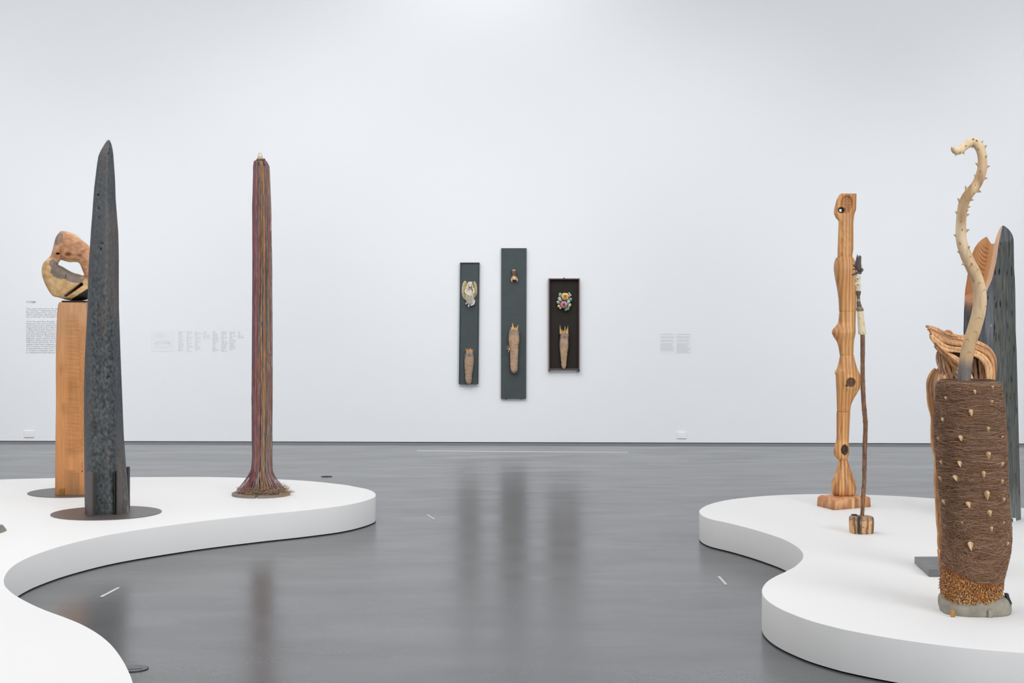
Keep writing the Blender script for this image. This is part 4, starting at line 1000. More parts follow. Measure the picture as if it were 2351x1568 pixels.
seg([(814.8, 1929.5, 1960), (816, 1929, 1960.4), (828, 1927, 1962.6), (844, 1922.6, 1967), (852, 1919.5, 1971), (860, 1919, 1974.2), (868, 1919.4, 1975.8), (877, 1919.8, 1976), (890, 1920.4, 1974), (900, 1921, 1969), (911, 1921.2, 1962.4), (920, 1921.4, 1957.4), (930, 1921.6, 1953.6), (945, 1922, 1951.8)], 'trunk_segment', k4, disp=d4, e=2.4, n=110)
mb = MB(); V, Fc = ball(P(1920.3, 855, Yd - .01), (.012, .012, .016), 12, 8); mb.add(V, Fc, lin((220, 172, 120))); mb.build('branch_nub', M['totem'], t)
def k5(x, y, ny, p):
    c = honey(x, y)
    if ny < 0:
        d = knot(x, y, 1938.5, 1031.5, 8, 13); c = mixc(c, lin((230, 180, 112)), .6 * (1 - sst(1.0, 1.9, d)))
        c = mixc(c, tuple(v * (1 + 1.0 * N(x * 1.6, y * 1.6, 1)) for v in lin((70, 42, 26))), 1 - sst(.85, 1.08, d + .15 * N(x * .6, y * .6, 2)))
        c = mixc(c, lin((204, 146, 126)), .7 * (1 - sst(.5, 1.2, knot(x, y, 1942, 1047, 3, 5))))
        if x < 1931 and y < 1010: c = mixc(c, lin((176, 116, 66)), .5 * sst(-.1, .4, math.sin(x * 1.5)))
    return c
def d5(p, u, y, x):
    if p[1] > Yd: return 0
    return .012 * max(0, 1 - knot(x, y, 1935, 1032, 18, 24) ** 2) - .014 * (1 - sst(.6, 1.0, knot(x, y, 1938.5, 1031.5, 8, 13))) - .008 * math.exp(-((x - (1936 - (y - 945) * .16)) / 2.4) ** 2) * (1 - sst(985, 1005, y))
seg([(945.4, 1921.4, 1951.6), (947, 1921, 1951.8), (960, 1921, 1951), (981, 1921, 1949.8), (1003, 1921, 1948.6), (1012, 1920, 1948.2), (1020, 1917.6, 1948), (1034, 1914.2, 1947.8), (1044, 1914.8, 1947.2), (1050, 1917.4, 1946), (1054, 1923, 1944)], 'trunk_segment', k5, disp=d5, e=2.6, n=100)
seg([(1052, 1928, 1944.6), (1056, 1927, 1945.6), (1066, 1925, 1948.4), (1075, 1922.8, 1951), (1086, 1918.6, 1955.6), (1098, 1913.6, 1961), (1108, 1910.2, 1964), (1117, 1908.9, 1965.4), (1126, 1909.2, 1965), (1133, 1911, 1962.6), (1138, 1916, 1957), (1141, 1923, 1950)], 'trunk_foot',
    lambda x, y, ny, p: mixc(honey(x, y), lin((164, 116, 76)), .7 * sst(.1, .7, math.sin((x - 1937) / max(4, (y - 1030) * .32) * 9 + 2.2 * N(x * .05, y * .03, 2)))), disp=lambda p, u, y, x: .0016 * math.sin(u * 60 + 3 * N(u * 8, p[2] * 4, 0)), e=2.2, n=100)

# ------------------------------------------------------------------ thin staff
Ye = 8.90
t = thing('bone_staff', 'thin brown stick with bone collars and dark clawed tip standing in a striped wood block', 'sculpture', P(1978, 1208, Ye) * [1, 1, 0] + [0, 0, PT])
poly = [(1951, .62), (1950, .1), (1953, -.55), (1965, -1), (1990, -.95), (2003, -.6), (2005.5, .1), (2001, .7), (1980, 1.0)]
sc_ = polysec([((x - 1978) / 28, y) for x, y in poly], 80, 1.2)
def cE(x, y, u, ny, p):
    c = mixc(lin((214, 158, 104)), lin((226, 178, 130)), .5 + N(x * .2, y * .02, 1))
    s = math.sin(x * .42 + 2.0 * N(x * .15, y * .03, 2) + .8) + .3 * N(x * .8, y * .4, 5)
    c = mixc(c, lin((86, 80, 76)), .85 * sst(.15, .55, s))
    if y < 1193.5: c = mixc(c, lin((110, 98, 90)), .5)
    return mixc(c, lin((58, 46, 38)), .6 * sst(.3, .5, N(x * .3, y * .2, 8)))
V, Fc, cc = loft([(1184.6, 1955, 2000), (1185.8, 1952.4, 2003.6), (1190, 1951, 2005), (1200, 1950.8, 2005.4), (1214, 1951.4, 2005), (1223.4, 1952.4, 2004)], Ye, sc_, ratio=.95, step=1, sm=.8, colf=cE, disp=lambda p, u, y, x: .002 * N(p[0] * 60, p[1] * 60, p[2] * 8))
build('block', V, Fc, M['cedar'], t, col=cc, label='short striped charred wooden block')
V, Fc = obox(P(1971.5, 1206.5, Ye - .069), (.0075, 0, 0), (0, .002, 0), (0, 0, .0455)); build('clamp_strap', V, Fc, M['slot'], t, smooth=False)
V, Fc = obox(P(1971.5, 1187, Ye - .035) + [0, 0, .003], (.0075, 0, 0), (0, .034, 0), (0, 0, .002)); build('clamp_strap', V, Fc, M['slot'], t, smooth=False)
V, Fc = obox(P(1961, 1182.5, Ye + .02), (.015, 0, 0), (0, .008, 0), (0, 0, .0055)); build('clamp_tab', V, Fc, M['slot'], t, smooth=False)
path = [(1980.5, 768, 5.2), (1980.6, 800, 5.3), (1980.4, 840, 5.0), (1981, 885, 5.2), (1983.4, 930, 5.3), (1986.6, 965, 5.4), (1987, 985, 5.2), (1985.6, 1025, 5.3), (1984.6, 1075, 5.0), (1984.2, 1105, 4.8), (1982.6, 1125, 4.8), (1981, 1160, 4.6), (1979, 1190, 4.6)]
q = catmull(path, 130); pts = [P(a[0], a[1], Ye) for a in q]; rad = [a[2] / F * Ye * (1 + .06 * N(a[1] * .1, 0, 0) + .16 * max(0, 1 - min(abs(a[1] - k) for k in (875, 892, 942, 968, 1026, 1078, 1121, 1138)) / 3)) for a in q]
V, Fc = tube(pts, rad, 16)
cc = [mixc(lin((110, 82, 66)), lin((150, 108, 78)), .5 + 1.2 * N(v[0] * 90, v[1] * 90, v[2] * 20)) for v in V]
build('stick', V, Fc, M['bark'], t, col=cc)
def lp(rows, col, name, mname='bone', e=2, label=None, ratio=1.0, disp=None):
    V, Fc, cc = loft(rows, Ye, superell(28, e), ratio=ratio, step=.8, sm=.7, colf=col if callable(col) else (lambda x, y, u, ny, p: lin(col)), disp=disp)
    return build(name, V, Fc, M[mname], t, col=cc, label=label)
lp([(713, 1967.6, 1981.6), (730, 1968.8, 1983.4), (750, 1970, 1985.8), (764, 1970.4, 1988), (768, 1972, 1987), (769.5, 1976, 1984)], lambda x, y, u, ny, p: mixc(lin((232, 212, 178)), lin((206, 180, 138)), sst(.1, .6, N(x * .3, y * .08, 0))), 'bone_sleeve', label='pale bone sleeve', e=2.6)
lp([(704, 1967, 1979), (707, 1965.6, 1981), (711, 1965.8, 1983.4), (714.6, 1967, 1982)], (138, 122, 100), 'collar')
lp([(667, 1966, 1974), (669, 1964.4, 1976.6), (673, 1964.8, 1976.4), (680, 1966.6, 1974.4), (688, 1966.6, 1974.8), (696, 1966.4, 1976), (702, 1966.6, 1978.4), (705, 1967.4, 1977)], lambda x, y, u, ny, p: mixc(lin((104, 92, 76)), lin((168, 150, 118)), 1 - sst(1.5, 3.5, abs(y - 689))), 'dark_joint', label='dark bound joint')
def cbn(x, y, u, ny, p):
    c = lin((230, 216, 184))
    for hx, hy in ((1968.8, 640.5), (1969.5, 654.4)):
        c = mixc(c, lin((60, 40, 24)), (1 - sst(.5, 1.2, math.hypot((x - hx) / 2.2, (y - hy) / 1.5))) * (ny < 0))
    return mixc(c, lin((196, 168, 122)), .5 * sst(.1, .5, N(x * .4, y * .3, 3)))
lp([(628, 1965, 1974), (633, 1963.6, 1975), (638, 1962.4, 1976.4), (642, 1963, 1974.6), (647, 1964.8, 1973.8), (652, 1962.6, 1976), (656, 1963, 1975.4), (661, 1965, 1974.8), (668, 1965.4, 1976.4)], cbn, 'vertebra', label='cream bone vertebrae', disp=lambda p, u, y, x: .003 * N(p[0] * 160, p[1] * 160, p[2] * 160))
dk = lin((84, 74, 74))
def horn(pts_, r0, r1, mb, flat=.7, n=22, col=None):
    q = catmull([P(a, b, Ye + c) for a, b, c in pts_], n); V, Fc = tube(q, np.linspace(r0, r1, n), 10, True, flat)
    mb.add(V, Fc, [tuple(v * (1 + .35 * N(p[0] * 300, 0, p[2] * 90)) for v in (col or dk)) for p in V])
mb = MB()
horn([(1971, 620, 0), (1968, 608, 0), (1967.5, 597, 0), (1968.6, 584, 0)], .019, .0015, mb, 1.0)
horn([(1970.5, 616, -.005), (1972, 600, -.006), (1974, 590, -.006), (1974.8, 587.5, -.004)], .017, .0055, mb)
horn([(1967, 612, 0), (1962, 610, -.004), (1959, 607.5, -.006)], .012, .003, mb)
horn([(1974, 621, 0), (1966, 618.5, -.01), (1961, 617.5, -.016), (1957.8, 619.5, -.02)], .008, .0022, mb)
horn([(1976, 624, 0), (1968, 626, -.010), (1960, 630, -.018), (1955.6, 631, -.02)], .0095, .004, mb)
horn([(1970, 622, 0), (1977, 621.5, -.008), (1980.3, 617, -.006)], .0125, .007, mb)
horn([(1965, 629, 0), (1971, 627, -.006), (1977, 625, -.004)], .011, .009, mb)
mb.build('horned_tip', M['bone'], t, label='dark forked horn tip')
mb = MB(); horn([(1977.5, 617, .012), (1976.4, 608, .012), (1974, 601, .012)], .008, .002, mb, col=lin((226, 198, 160))); mb.build('bone_splinter', M['bone'], t, label='pale bone splinter behind the tip')

# ------------------------------------------------------------------ charred hollowed log, far right
Yh = 9.46
t = thing('hollowed_log', 'tall charred log with orange scooped and notched top, behind the thorny branch', 'sculpture', P(2278, 1200, Yh) * [1, 1, 0] + [0, 0, PT])
xlr = np.array([(518, 2226, 2327), (548, 2226, 2327.3), (593, 2229, 2328), (616, 2223, 2328.4), (638, 2220.4, 2330), (666, 2215.8, 2331), (715, 2213, 2331.6), (760, 2212, 2332), (800, 2212.4, 2334), (906, 2214, 2336.6), (1024, 2216, 2339.6), (1110, 2218, 2342), (1199, 2220, 2344.6)])
topx = np.array([(2224, 612), (2229.8, 593), (2233, 579.6), (2238, 568), (2246, 557), (2255, 549), (2262, 544.6), (2265.5, 543.6), (2268, 547), (2272, 554), (2276, 559.6), (2283, 559.4), (2285, 553), (2288, 541.5), (2292, 531.5), (2296, 523.4), (2300, 518.6), (2303, 517.6), (2308, 520), (2313, 524), (2318, 529), (2322.6, 535.5), (2325.4, 542), (2327.2, 549)])
bnd = np.array([(517, 2302), (554, 2294.4), (600, 2287.6), (641, 2278), (676, 2263), (1200, 2263)])     # outer right lip of the scoop
def bx(y): return np.interp(y, bnd[:, 0], bnd[:, 1])
SB = .55
def xmap(s_, y):
    xl = np.interp(y, xlr[:, 0], xlr[:, 1]); xr = np.interp(y, xlr[:, 0], xlr[:, 2]); b_ = bx(y)
    return xl + (b_ - xl) * s_ / SB if s_ < SB else b_ + (xr - b_) * (s_ - SB) / (1 - SB)
def front_dep(x, y, xl, xr):
    """depth (m, towards viewer negative) of the front skin"""
    s = (x - xl) / (xr - xl); xc = 2281.0
    base = -.13 * (1 - abs((x - xc) / (62 if x > xc else 72)) ** 2.2 if abs((x - xc) / (62 if x > xc else 72)) < 1 else 0)
    base = max(base, -.13) if False else base
    b = bx(y)
    if x < b and y < 700:
        q = (b - x) / max(8.0, (b - xl)); carve = .20 * sst(0, .55, q) * (1 - sst(640, 702, y))
        lip = .05 * sst(0, .12, q) * (1 - sst(660, 702, y))
        base = min(base + carve + lip, .055 + .03 * q)
    return base
NS = 121; NVv = 320; V = []; cc = []
ssv = np.linspace(0, 1, NS)
ssv = np.array([2212 + (2344 - 2212) * s for s in ssv]); 
def clog(x, y, w, fr):
    b = bx(y)
    if fr and x < b - .01 and y < 735:
        # bare wood inside the scoop with curved growth rings
        arc = y + .045 * (x - (2268 - (y - 560) * .12)) ** 2
        rg = math.sin(arc * .62 + 1.2 * N(x * .05, y * .04, 1))
        c = mixc(lin((224, 168, 116)), lin((170, 108, 66)), .9 * sst(.25, .95, rg) * sst(555, 575, y + (2262 - x) * .3) * (1 - sst(650, 672, y)) * (1 - sst(b - 26, b - 18, x)))
        c = mixc(c, lin((178, 118, 78)), .6 * (1 - sst(2234, 2252, x + 3 * N(y * .05, 0, 1))))
        if x > b - 11 * (1 - sst(640, 690, y)): c = lin((238, 196, 164))
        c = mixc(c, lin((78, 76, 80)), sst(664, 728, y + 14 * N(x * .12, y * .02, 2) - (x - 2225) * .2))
        return c
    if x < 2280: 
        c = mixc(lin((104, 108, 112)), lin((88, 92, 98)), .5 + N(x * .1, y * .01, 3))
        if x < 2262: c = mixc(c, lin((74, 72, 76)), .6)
        c = mixc(c, lin((8, 8, 8)), 1 - sst(.6, 1.0, math.hypot((x - 2268) / 1.8, (y - 684) / 5.5)))
        c = mixc(c, lin((190, 192, 194)), .6 * (1 - sst(.4, 1.0, math.hypot((x - 2275) / 1.3, (y - 747) / 5))))
        return c
    g = N(x * .55, y * .022, 4) + .5 * N(x * 1.2, y * .05, 6)
    c = mixc(lin((74, 82, 84)), lin((98, 96, 88)), .5 + g)
    c = mixc(c, lin((118, 126, 122)), .7 * sst(1080, 1190, y))
    crk = sst(.38, .62, N(x * .32, y * .028, 9) + .25 * N(x * .9, y * .09, 2)); c = mixc(c, lin((24, 24, 22)), .85 * crk * sst(552, 566, y) * (1 - .6 * sst(900, 1100, y)))
    if y < 556 - (x - 2300) * .2: c = lin((100, 102, 106))
    return c
def zrow(x, v):
    tp = np.interp(x, topx[:, 0], topx[:, 1]); return tp + (1199.5 - tp) * v
vv = np.linspace(0, 1, NVv) ** 1.35
PXL = []
for face in (0, 1):
    for i in range(NS):
        s_ = i / (NS - 1); x = xmap(s_, 560)
        for _ in range(12): tp = .5 * (np.interp(x, topx[:, 0], topx[:, 1]) + (tp if _ else 560)); x = xmap(s_, tp)
        for j in range(NVv):
            yy = tp + (1199.5 - tp) * vv[j]; x = xmap(s_, yy)
            xl = np.interp(yy, xlr[:, 0], xlr[:, 1]); xr = np.interp(yy, xlr[:, 0], xlr[:, 2])
            if face == 0:
                d = front_dep(x, yy, xl, xr) ; d += .0035 * N(x * .5, yy * .03, 7) * (x > 2281)
                if x > 2281 and yy > 556: d += .008 * sst(.38, .62, N(x * .32, yy * .028, 9) + .25 * N(x * .9, yy * .09, 2))
            else: d = .085 + .03 * (1 - abs(2 * s_ - 1) ** 4)
            if i in (0, NS - 1): d = .07
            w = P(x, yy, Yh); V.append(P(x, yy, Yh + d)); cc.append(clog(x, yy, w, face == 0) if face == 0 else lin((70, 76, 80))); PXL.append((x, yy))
Fc = []
def id_(f, i, j): return f * NS * NVv + i * NVv + j
for i in range(NS - 1):
    for j in range(NVv - 1):
        Fc.append((id_(0, i, j), id_(0, i, j + 1), id_(0, i + 1, j + 1), id_(0, i + 1, j)))
        Fc.append((id_(1, i, j), id_(1, i + 1, j), id_(1, i + 1, j + 1), id_(1, i, j + 1)))
    for j in (0, NVv - 1):
        f = (id_(0, i, j), id_(0, i + 1, j), id_(1, i + 1, j), id_(1, i, j)); Fc.append(f if j == 0 else tuple(reversed(f)))
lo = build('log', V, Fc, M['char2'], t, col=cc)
lo.data.materials.append(M['wood'])
for pl_ in lo.data.polygons:
    k = pl_.vertices[0]
    if k < NS * NVv and PXL[k][0] < bx(PXL[k][1]) - .01 and PXL[k][1] < 690: pl_.material_index = 1
V, Fc = box(P(2324.5, 1189.5, Yh - .09), P(2330.5, 1199.3, Yh - .075)); build('clip', V, Fc, M['plate'], t, smooth=False, label='small pale clip at the foot')
V, Fc = box(P(2319, 1192, Yh - .1), P(2324.5, 1199.3, Yh - .09)); build('clip', V, Fc, M['slot'], t, smooth=False, label='small black clip at the foot')

# ------------------------------------------------------------------ driftwood on a steel plate
Yg = 7.60
t = thing('driftwood_totem', 'twisted grooved tan driftwood trunk on a thick steel plate, behind the fibre column', 'sculpture', P(2203, 1300, Yg) * [1, 1, 0] + [0, 0, PT])
a = GP(2133, 1324.5, PT); b = GP(2099.4, 1294, PT); u = np.array([1, .06, 0]) * .36; pl = [a[:2], (a + u)[:2], (b + u)[:2], b[:2]]
V, Fc = prism(ccw([tuple(p) for p in pl]), PT, PT + .036); bevel(build('base_plate', V, Fc, mat('blackened_steel_plate', (112, 112, 114), .38, nscale=(12, 12, 12), amt=.3, metal=.5), t, smooth=False), .002, 1)
def core(rows): return loft(rows, Yg, superell(40, 2.2), ratio=.8, step=4, sm=4, colf=lambda x, y, u, ny, p: mixc(lin((66, 44, 30)), lin((112, 80, 56)), .5 + N(p[0] * 20, p[1] * 20, p[2] * 5)), bmin=.0)  # core coloured dark to paint in the shade of gaps between strands
mb = MB()
V, Fc, c_ = core([(764, 2134, 2180), (775, 2140, 2215), (790, 2146, 2240), (812, 2156, 2256), (840, 2160, 2258), (870, 2150, 2252), (900, 2144, 2248), (960, 2150, 2244), (1050, 2160, 2238), (1150, 2164, 2232), (1290, 2172, 2222)]); mb.add(V, Fc, c_)
def fam(A, B, n, r, dA_, dB_, cols, seed, nn=70, y0=None):
    rg = random.Random(seed)
    for k in range(n):
        s = (k + rg.uniform(-.25, .25)) / max(1, n - 1); s = max(0, min(1, s))
        q = catmull([(*(np.array(a) * (1 - s) + np.array(b) * s), 0) for a, b in zip(A, B)], nn)
        ph = rg.random() * 50; thick = rg.uniform(.85, 1.2); dj = rg.uniform(-.010, .012); da = dA_ * (1 - s) + dB_ * s; bulge = math.sin(math.pi * s)
        pts = []; rad = []
        for i, p in enumerate(q):
            m = i / (nn - 1)
            pts.append(P(p[0] + 2.2 * N(p[1] * .03 + p[0] * .02, ph, 1), p[1] + 1.2 * N(p[0] * .05, ph, 2), Yg) + [0, -(da + dj + .02 * bulge + .010 * N(m * 5, ph, 3)), 0])
            rad.append(r * thick * (.75 + .5 * rg.random() * 0 + .45 * N(m * 4, ph, 5) + .15) / F * Yg * (min(1, .8 + 3 * m, .8 + 3 * (1 - m))))
        V, Fc = tube(pts, rad, 9, True  , .95)
        c0 = lin(cols[rg.randrange(len(cols))]) if k == 0 or rg.random() > .13 else lin((156, 114, 80))
        mb.add(V, Fc, [tuple(v * (1 + .25 * N(p[0] * 160, p[1] * 60, p[2] * 40)) for v in mixc(c0, lin((160, 128, 104)), .35 * sst(0, .6, N(p[0] * 12, 2, p[2] * 12)))) for p in V])
tan = [(226, 176, 130), (214, 164, 118), (236, 190, 144), (204, 152, 108)]; gry = [(186, 150, 122), (168, 136, 112), (206, 168, 134), (150, 120, 98)]
fam([(2140, 806), (2141, 835), (2151, 862), (2162, 885), (2168, 935)], [(2166, 818), (2182, 850), (2192, 880), (2198, 905), (2202, 935)], 8, 3.9, .10, .13, gry, 3)
fam([(2143, 846), (2131, 862), (2126, 885), (2128.5, 925), (2134.5, 960), (2137, 1010), (2144, 1050), (2143.5, 1110), (2145.5, 1160), (2149, 1215), (2154, 1284)], [(2176, 850), (2168, 864), (2168, 888), (2172, 928), (2178, 965), (2184, 1012), (2188, 1055), (2191, 1110), (2196, 1160), (2204, 1215), (2214, 1290)], 13, 5.4, .05, .12, tan + gry, 4, 110)
fam([(2120, 776), (2142, 800), (2174, 818), (2200, 842), (2214, 882)], [(2128, 794), (2145, 812), (2166, 838), (2184, 864), (2196, 892)], 8, 3.6, .14, .15, tan, 5)
fam([(2116, 748), (2137, 754), (2166, 766), (2200, 774), (2234, 786), (2260, 801), (2271, 826), (2270, 860), (2264, 890)], [(2118, 774), (2127, 788), (2150, 801), (2186, 806), (2220, 815), (2240, 832), (2245, 852), (2246, 890)], 14, 4.1, .09, .16, tan, 6, 90)
fam([(2262, 830), (2260, 860), (2250, 900)], [(2216, 822), (2222, 860), (2226, 900)], 6, 5, .06, .08, gry, 8, 40)
fam([(2240, 900), (2238, 1000), (2232, 1100), (2228, 1200), (2222, 1290)], [(2200, 900), (2204, 1000), (2206, 1100), (2210, 1200), (2214, 1290)], 6, 7, .02, .06, gry, 9, 60)
mb.build('trunk', M['drift'], t)
V, Fc = ball(P(2176, 766, Yg - .08), (.024, .022, .018), 16, 10, disp=lambda d: .18 * N(d[0] * 2, d[1] * 2, d[2] * 2)); build('knob', V, Fc, M['drift'], t, col=np.tile(lin((176, 122, 82)), (len(V), 1)), label='brown rounded knob')
V, Fc = ball(P(2213, 774, Yg - .09), (.03, .02, .011), 16, 10, disp=lambda d: .25 * N(d[0] * 3, d[1] * 2, d[2] * 2)); build('knob', V, Fc, M['drift'], t, col=np.tile(lin((214, 160, 112)), (len(V), 1)))
V, Fc, c_ = loft([(1262, 2152, 2168), (1298, 2156, 2167)], Yg - .1, superell(20, 3), step=3, sm=0, colf=lambda x, y, u, ny, p: lin((206, 150, 102))); build('root_stub', V, Fc, M['drift'], t, col=c_)

# ------------------------------------------------------------------ fibre column with thorned branch
Yf2 = 6.56
t = thing('thorny_fibre_totem', 'brown fibre-wrapped column studded with thorns on grey stone, a pale thorned branch curling out', 'sculpture', P(2238, 1410, Yf2) * [1, 1, 0] + [0, 0, PT])
rowF = [(874.5, 2163, 2283), (876.5, 2158.5, 2287.5), (881, 2157.2, 2290), (890, 2156.6, 2292), (915, 2155.2, 2294), (938, 2154, 2297.4), (960, 2152.6, 2299.4), (995, 2152.8, 2301.8), (1041, 2155.4, 2302.8), (1084, 2159.6, 2303.4), (1120, 2162.2, 2305.8), (1157, 2165.8, 2308.6), (1181, 2168, 2310.4), (1217, 2170.4, 2313), (1240, 2170.6, 2312.6), (1266, 2168.6, 2310), (1290, 2167.2, 2304.6), (1312, 2165.4, 2299), (1330, 2164, 2295), (1350, 2163.4, 2294), (1376, 2166, 2289)]
secF = superell(120, 2.7)
prF = prof(rowF, 4, 5)
def fedge(x): return np.interp(x, [2150, 2167, 2190, 2237, 2260, 2281, 2290, 2320], [1296, 1300, 1309, 1328, 1330, 1331.5, 1352, 1356])
def cF(x, y, u, ny, p):
    if y > fedge(x) - 1 and ny < .3: return mixc(lin((96, 60, 36)), lin((190, 116, 56)), .5 + .6 * N(p[0] * 90, p[1] * 90, p[2] * 90))
    g = N(p[0] * 20, p[1] * 20, p[2] * 120) * .5 + N(p[0] * 8, 2, p[2] * 26); return mixc(lin((112, 84, 64)), lin((152, 118, 92)), .5 + .8 * g)
mb = MB()
V, Fc, cc = loft(rowF, Yf2, secF, ratio=1.0, step=2.5, sm=4, colf=cF, disp=lambda p, u, y, x: .004 * N(p[0] * 22, p[1] * 22, p[2] * 22) + .003 * N(u * 12, 4, p[2] * 60))
# hollow top: drop the cap, add an inner wall
ntop = len(secF); Fc = [f for f in Fc if len(f) == 4] + [tuple((len(V) // ntop - 1) * ntop + i for i in reversed(range(ntop)))]
build('fibre_wrap', V, Fc, M['fur'], t, col=cc)
Vi = []; 
c0 = np.mean(np.array(V[:ntop]), axis=0)
for k, (s, dz) in enumerate(((1, 0), (.93, .006), (.86, -.004), (.84, -.10), (.0, -.10))):
    for v in V[:ntop]: Vi.append(c0 + (np.array(v) - c0) * s + [0, 0, dz])
Fi = [(r * ntop + i, r * ntop + (i + 1) % ntop, (r + 1) * ntop + (i + 1) % ntop, (r + 1) * ntop + i) for r in range(4) for i in range(ntop)]
cci = [lin((104, 80, 64))] * (2 * ntop) + [lin((70, 46, 32))] * (3 * ntop)
build('rim', Vi, Fi, M['fur'], t, col=cci)
def fsurf(th, y, out=0.0):
    l, r_ = np.interp(y, prF[:, 0], prF[:, 1]), np.interp(y, prF[:, 0], prF[:, 2]); a = (r_ - l) / 2 / F * Yf2; c, s = math.cos(th), math.sin(th); e = 2 / 2.7
    return P((l + r_) / 2, y, Yf2) + np.array([(a + out) * math.copysign(abs(c) ** e, c), (a + out) * math.copysign(abs(s) ** e, s), 0])
mb = MB(); rg = random.Random(5)
hc = [lin(c) for c in [(176, 138, 110), (154, 116, 90), (192, 154, 124), (132, 98, 76), (206, 174, 148), (166, 122, 90), (174, 142, 122)]]
for k in range(17000):
    th = -math.pi + rg.random() * 2 * math.pi
    if math.sin(th) > .45 and rg.random() < .75: continue
    y = rg.uniform(876, 1352); x_ = fsurf(th, y)[0] / Yf2 * F + CX
    if y > fedge(x_) - 2: continue
    flow = .30 * N(th * 1.2, y * .012, 1) + .12 * N(th * 3, y * .05, 6); wild = rg.random() < .12 or (y > 1190 and rg.random() < .6)
    sl = flow + (rg.uniform(-1.3, 1.3) if wild else rg.uniform(-.3, .3)) + (.45 if y > 1200 else 0) * N(th * 2, y * .02, 9) * 2
    L = rg.uniform(.25, .75) * (.6 if wild else 1); o0 = rg.uniform(.001, .0055); pts = []; cu = rg.uniform(-.7, .7); n = 6
    for i in range(n):
        m = i / (n - 1); th_ = th + L * (m - .5) * math.cos(sl); y_ = y + (L * (m - .5) * math.sin(sl) + cu * .12 * (m - .5) ** 2) * 66
        xx = fsurf(th_, max(876, y_))[0] / Yf2 * F + CX; y_ = min(y_, fedge(xx) + 1.5)
        pts.append(fsurf(th_, max(875, y_), o0 + .0022 * math.sin(m * 3.14) + (.004 * abs(m - .5) if wild else 0)))
    V, Fc = tube(pts, rg.uniform(.00032, .0006), 3, False); hf = rg.uniform(.65, 1.25); mb.add(V, Fc, tuple(v * hf for v in rg.choice(hc)))
mb.build('fibre_strands', M['hair'], t, kind='stuff')
# bark scales below the wrap
mb = MB()
for k in range(2600):
    th = rg.uniform(-math.pi, .25) if rg.random() < .9 else rg.uniform(-math.pi, math.pi); y = rg.uniform(1296, 1375); p = fsurf(th, y); x_ = p[0] / Yf2 * F + CX
    if y < fedge(x_) + 1: continue
    nrm = fsurf(th, y, .01) - p; nrm /= np.linalg.norm(nrm); tg = np.cross([0, 0, 1], nrm); tg /= np.linalg.norm(tg)
    d = np.array([0, 0, -1.0]) * rg.uniform(.3, 1) + nrm * rg.uniform(.3, 1.0) + tg * rg.uniform(-.5, .5); d /= np.linalg.norm(d)
    L = rg.uniform(.005, .011); w = rg.uniform(.0016, .003); s1 = tg * w; s2 = np.cross(d, tg) * w * .7; b_ = p + nrm * .001; e_ = b_ + d * L
    V = [b_ + s1, b_ + s2, b_ - s1, b_ - s2, e_ + s1 * .8, e_ + s2 * .8, e_ - s1 * .8, e_ - s2 * .8]
    c = lin(rg.choice([(226, 176, 112), (206, 148, 84), (240, 202, 148), (184, 118, 62), (214, 140, 70), (170, 132, 100)]))
    if y < fedge(x_) + 5: c = lin((206, 126, 60))
    dk_ = tuple(v * .35 for v in c)
    mb.add(V, [(0, 1, 5, 4), (1, 2, 6, 5), (2, 3, 7, 6), (3, 0, 4, 7), (4, 5, 6, 7)], [dk_] * 4 + [c] * 4)
mb.build('bark_scales', M['scale'], t, kind='stuff')
# stone base
rowSt = [(1359, 2196, 2270), (1362, 2172, 2296), (1367, 2163, 2308), (1374, 2159.4, 2313), (1384, 2158, 2316.4), (1394, 2158.4, 2317.4), (1403, 2160.4, 2315.6), (1409, 2164, 2311)]
V, Fc, _ = loft(rowSt, Yf2, superell(90, 2.6), ratio=.82, step=1.5, sm=2, disp=lambda p, u, y, x: .007 * N(p[0] * 14, p[1] * 14, p[2] * 14))
build('stone_base', V, Fc, M['stone'], t)
zb = P(0, 1400, 6.44)[2]
V, Fc = obox(P(2187.5, 1410.5, 6.442), (.0105, 0, 0), (0, .003, 0), (0, 0, .0185)); bevel(build('base_clip', V, Fc, M['brass'], t, smooth=False, label='speckled golden clip'), .004, 2)
V, Fc = obox(P(2274, 1410, 6.43), (.010, 0, 0), (0, .003, 0), (0, 0, .0185)); bevel(build('base_clip', V, Fc, M['stone'], t, smooth=False, label='stone coloured clip'), .004, 2)
mb = MB(); q = [P(2312, 1363, 6.5), P(2314.5, 1372, 6.5), P(2320.6, 1386, 6.5), P(2318.6, 1398, 6.5), P(2316.2, 1412, 6.5)]
for i in range(4):
    w = .0065 if i < 2 else .0035; a, b = q[i], q[i + 1]
    V = [a + [-w, 0, 0], a + [w, 0, 0], b + [w, 0, 0], b + [-w, 0, 0]]; V += [v + [0, .02, 0] for v in V]; mb.add(V, [(3, 2, 1, 0), (4, 5, 6, 7), (0, 1, 5, 4), (1, 2, 6, 5), (2, 3, 7, 6), (3, 0, 4, 7)])
mb.build('side_bracket', M['slot'], t, smooth=False, label='bent black side bracket')
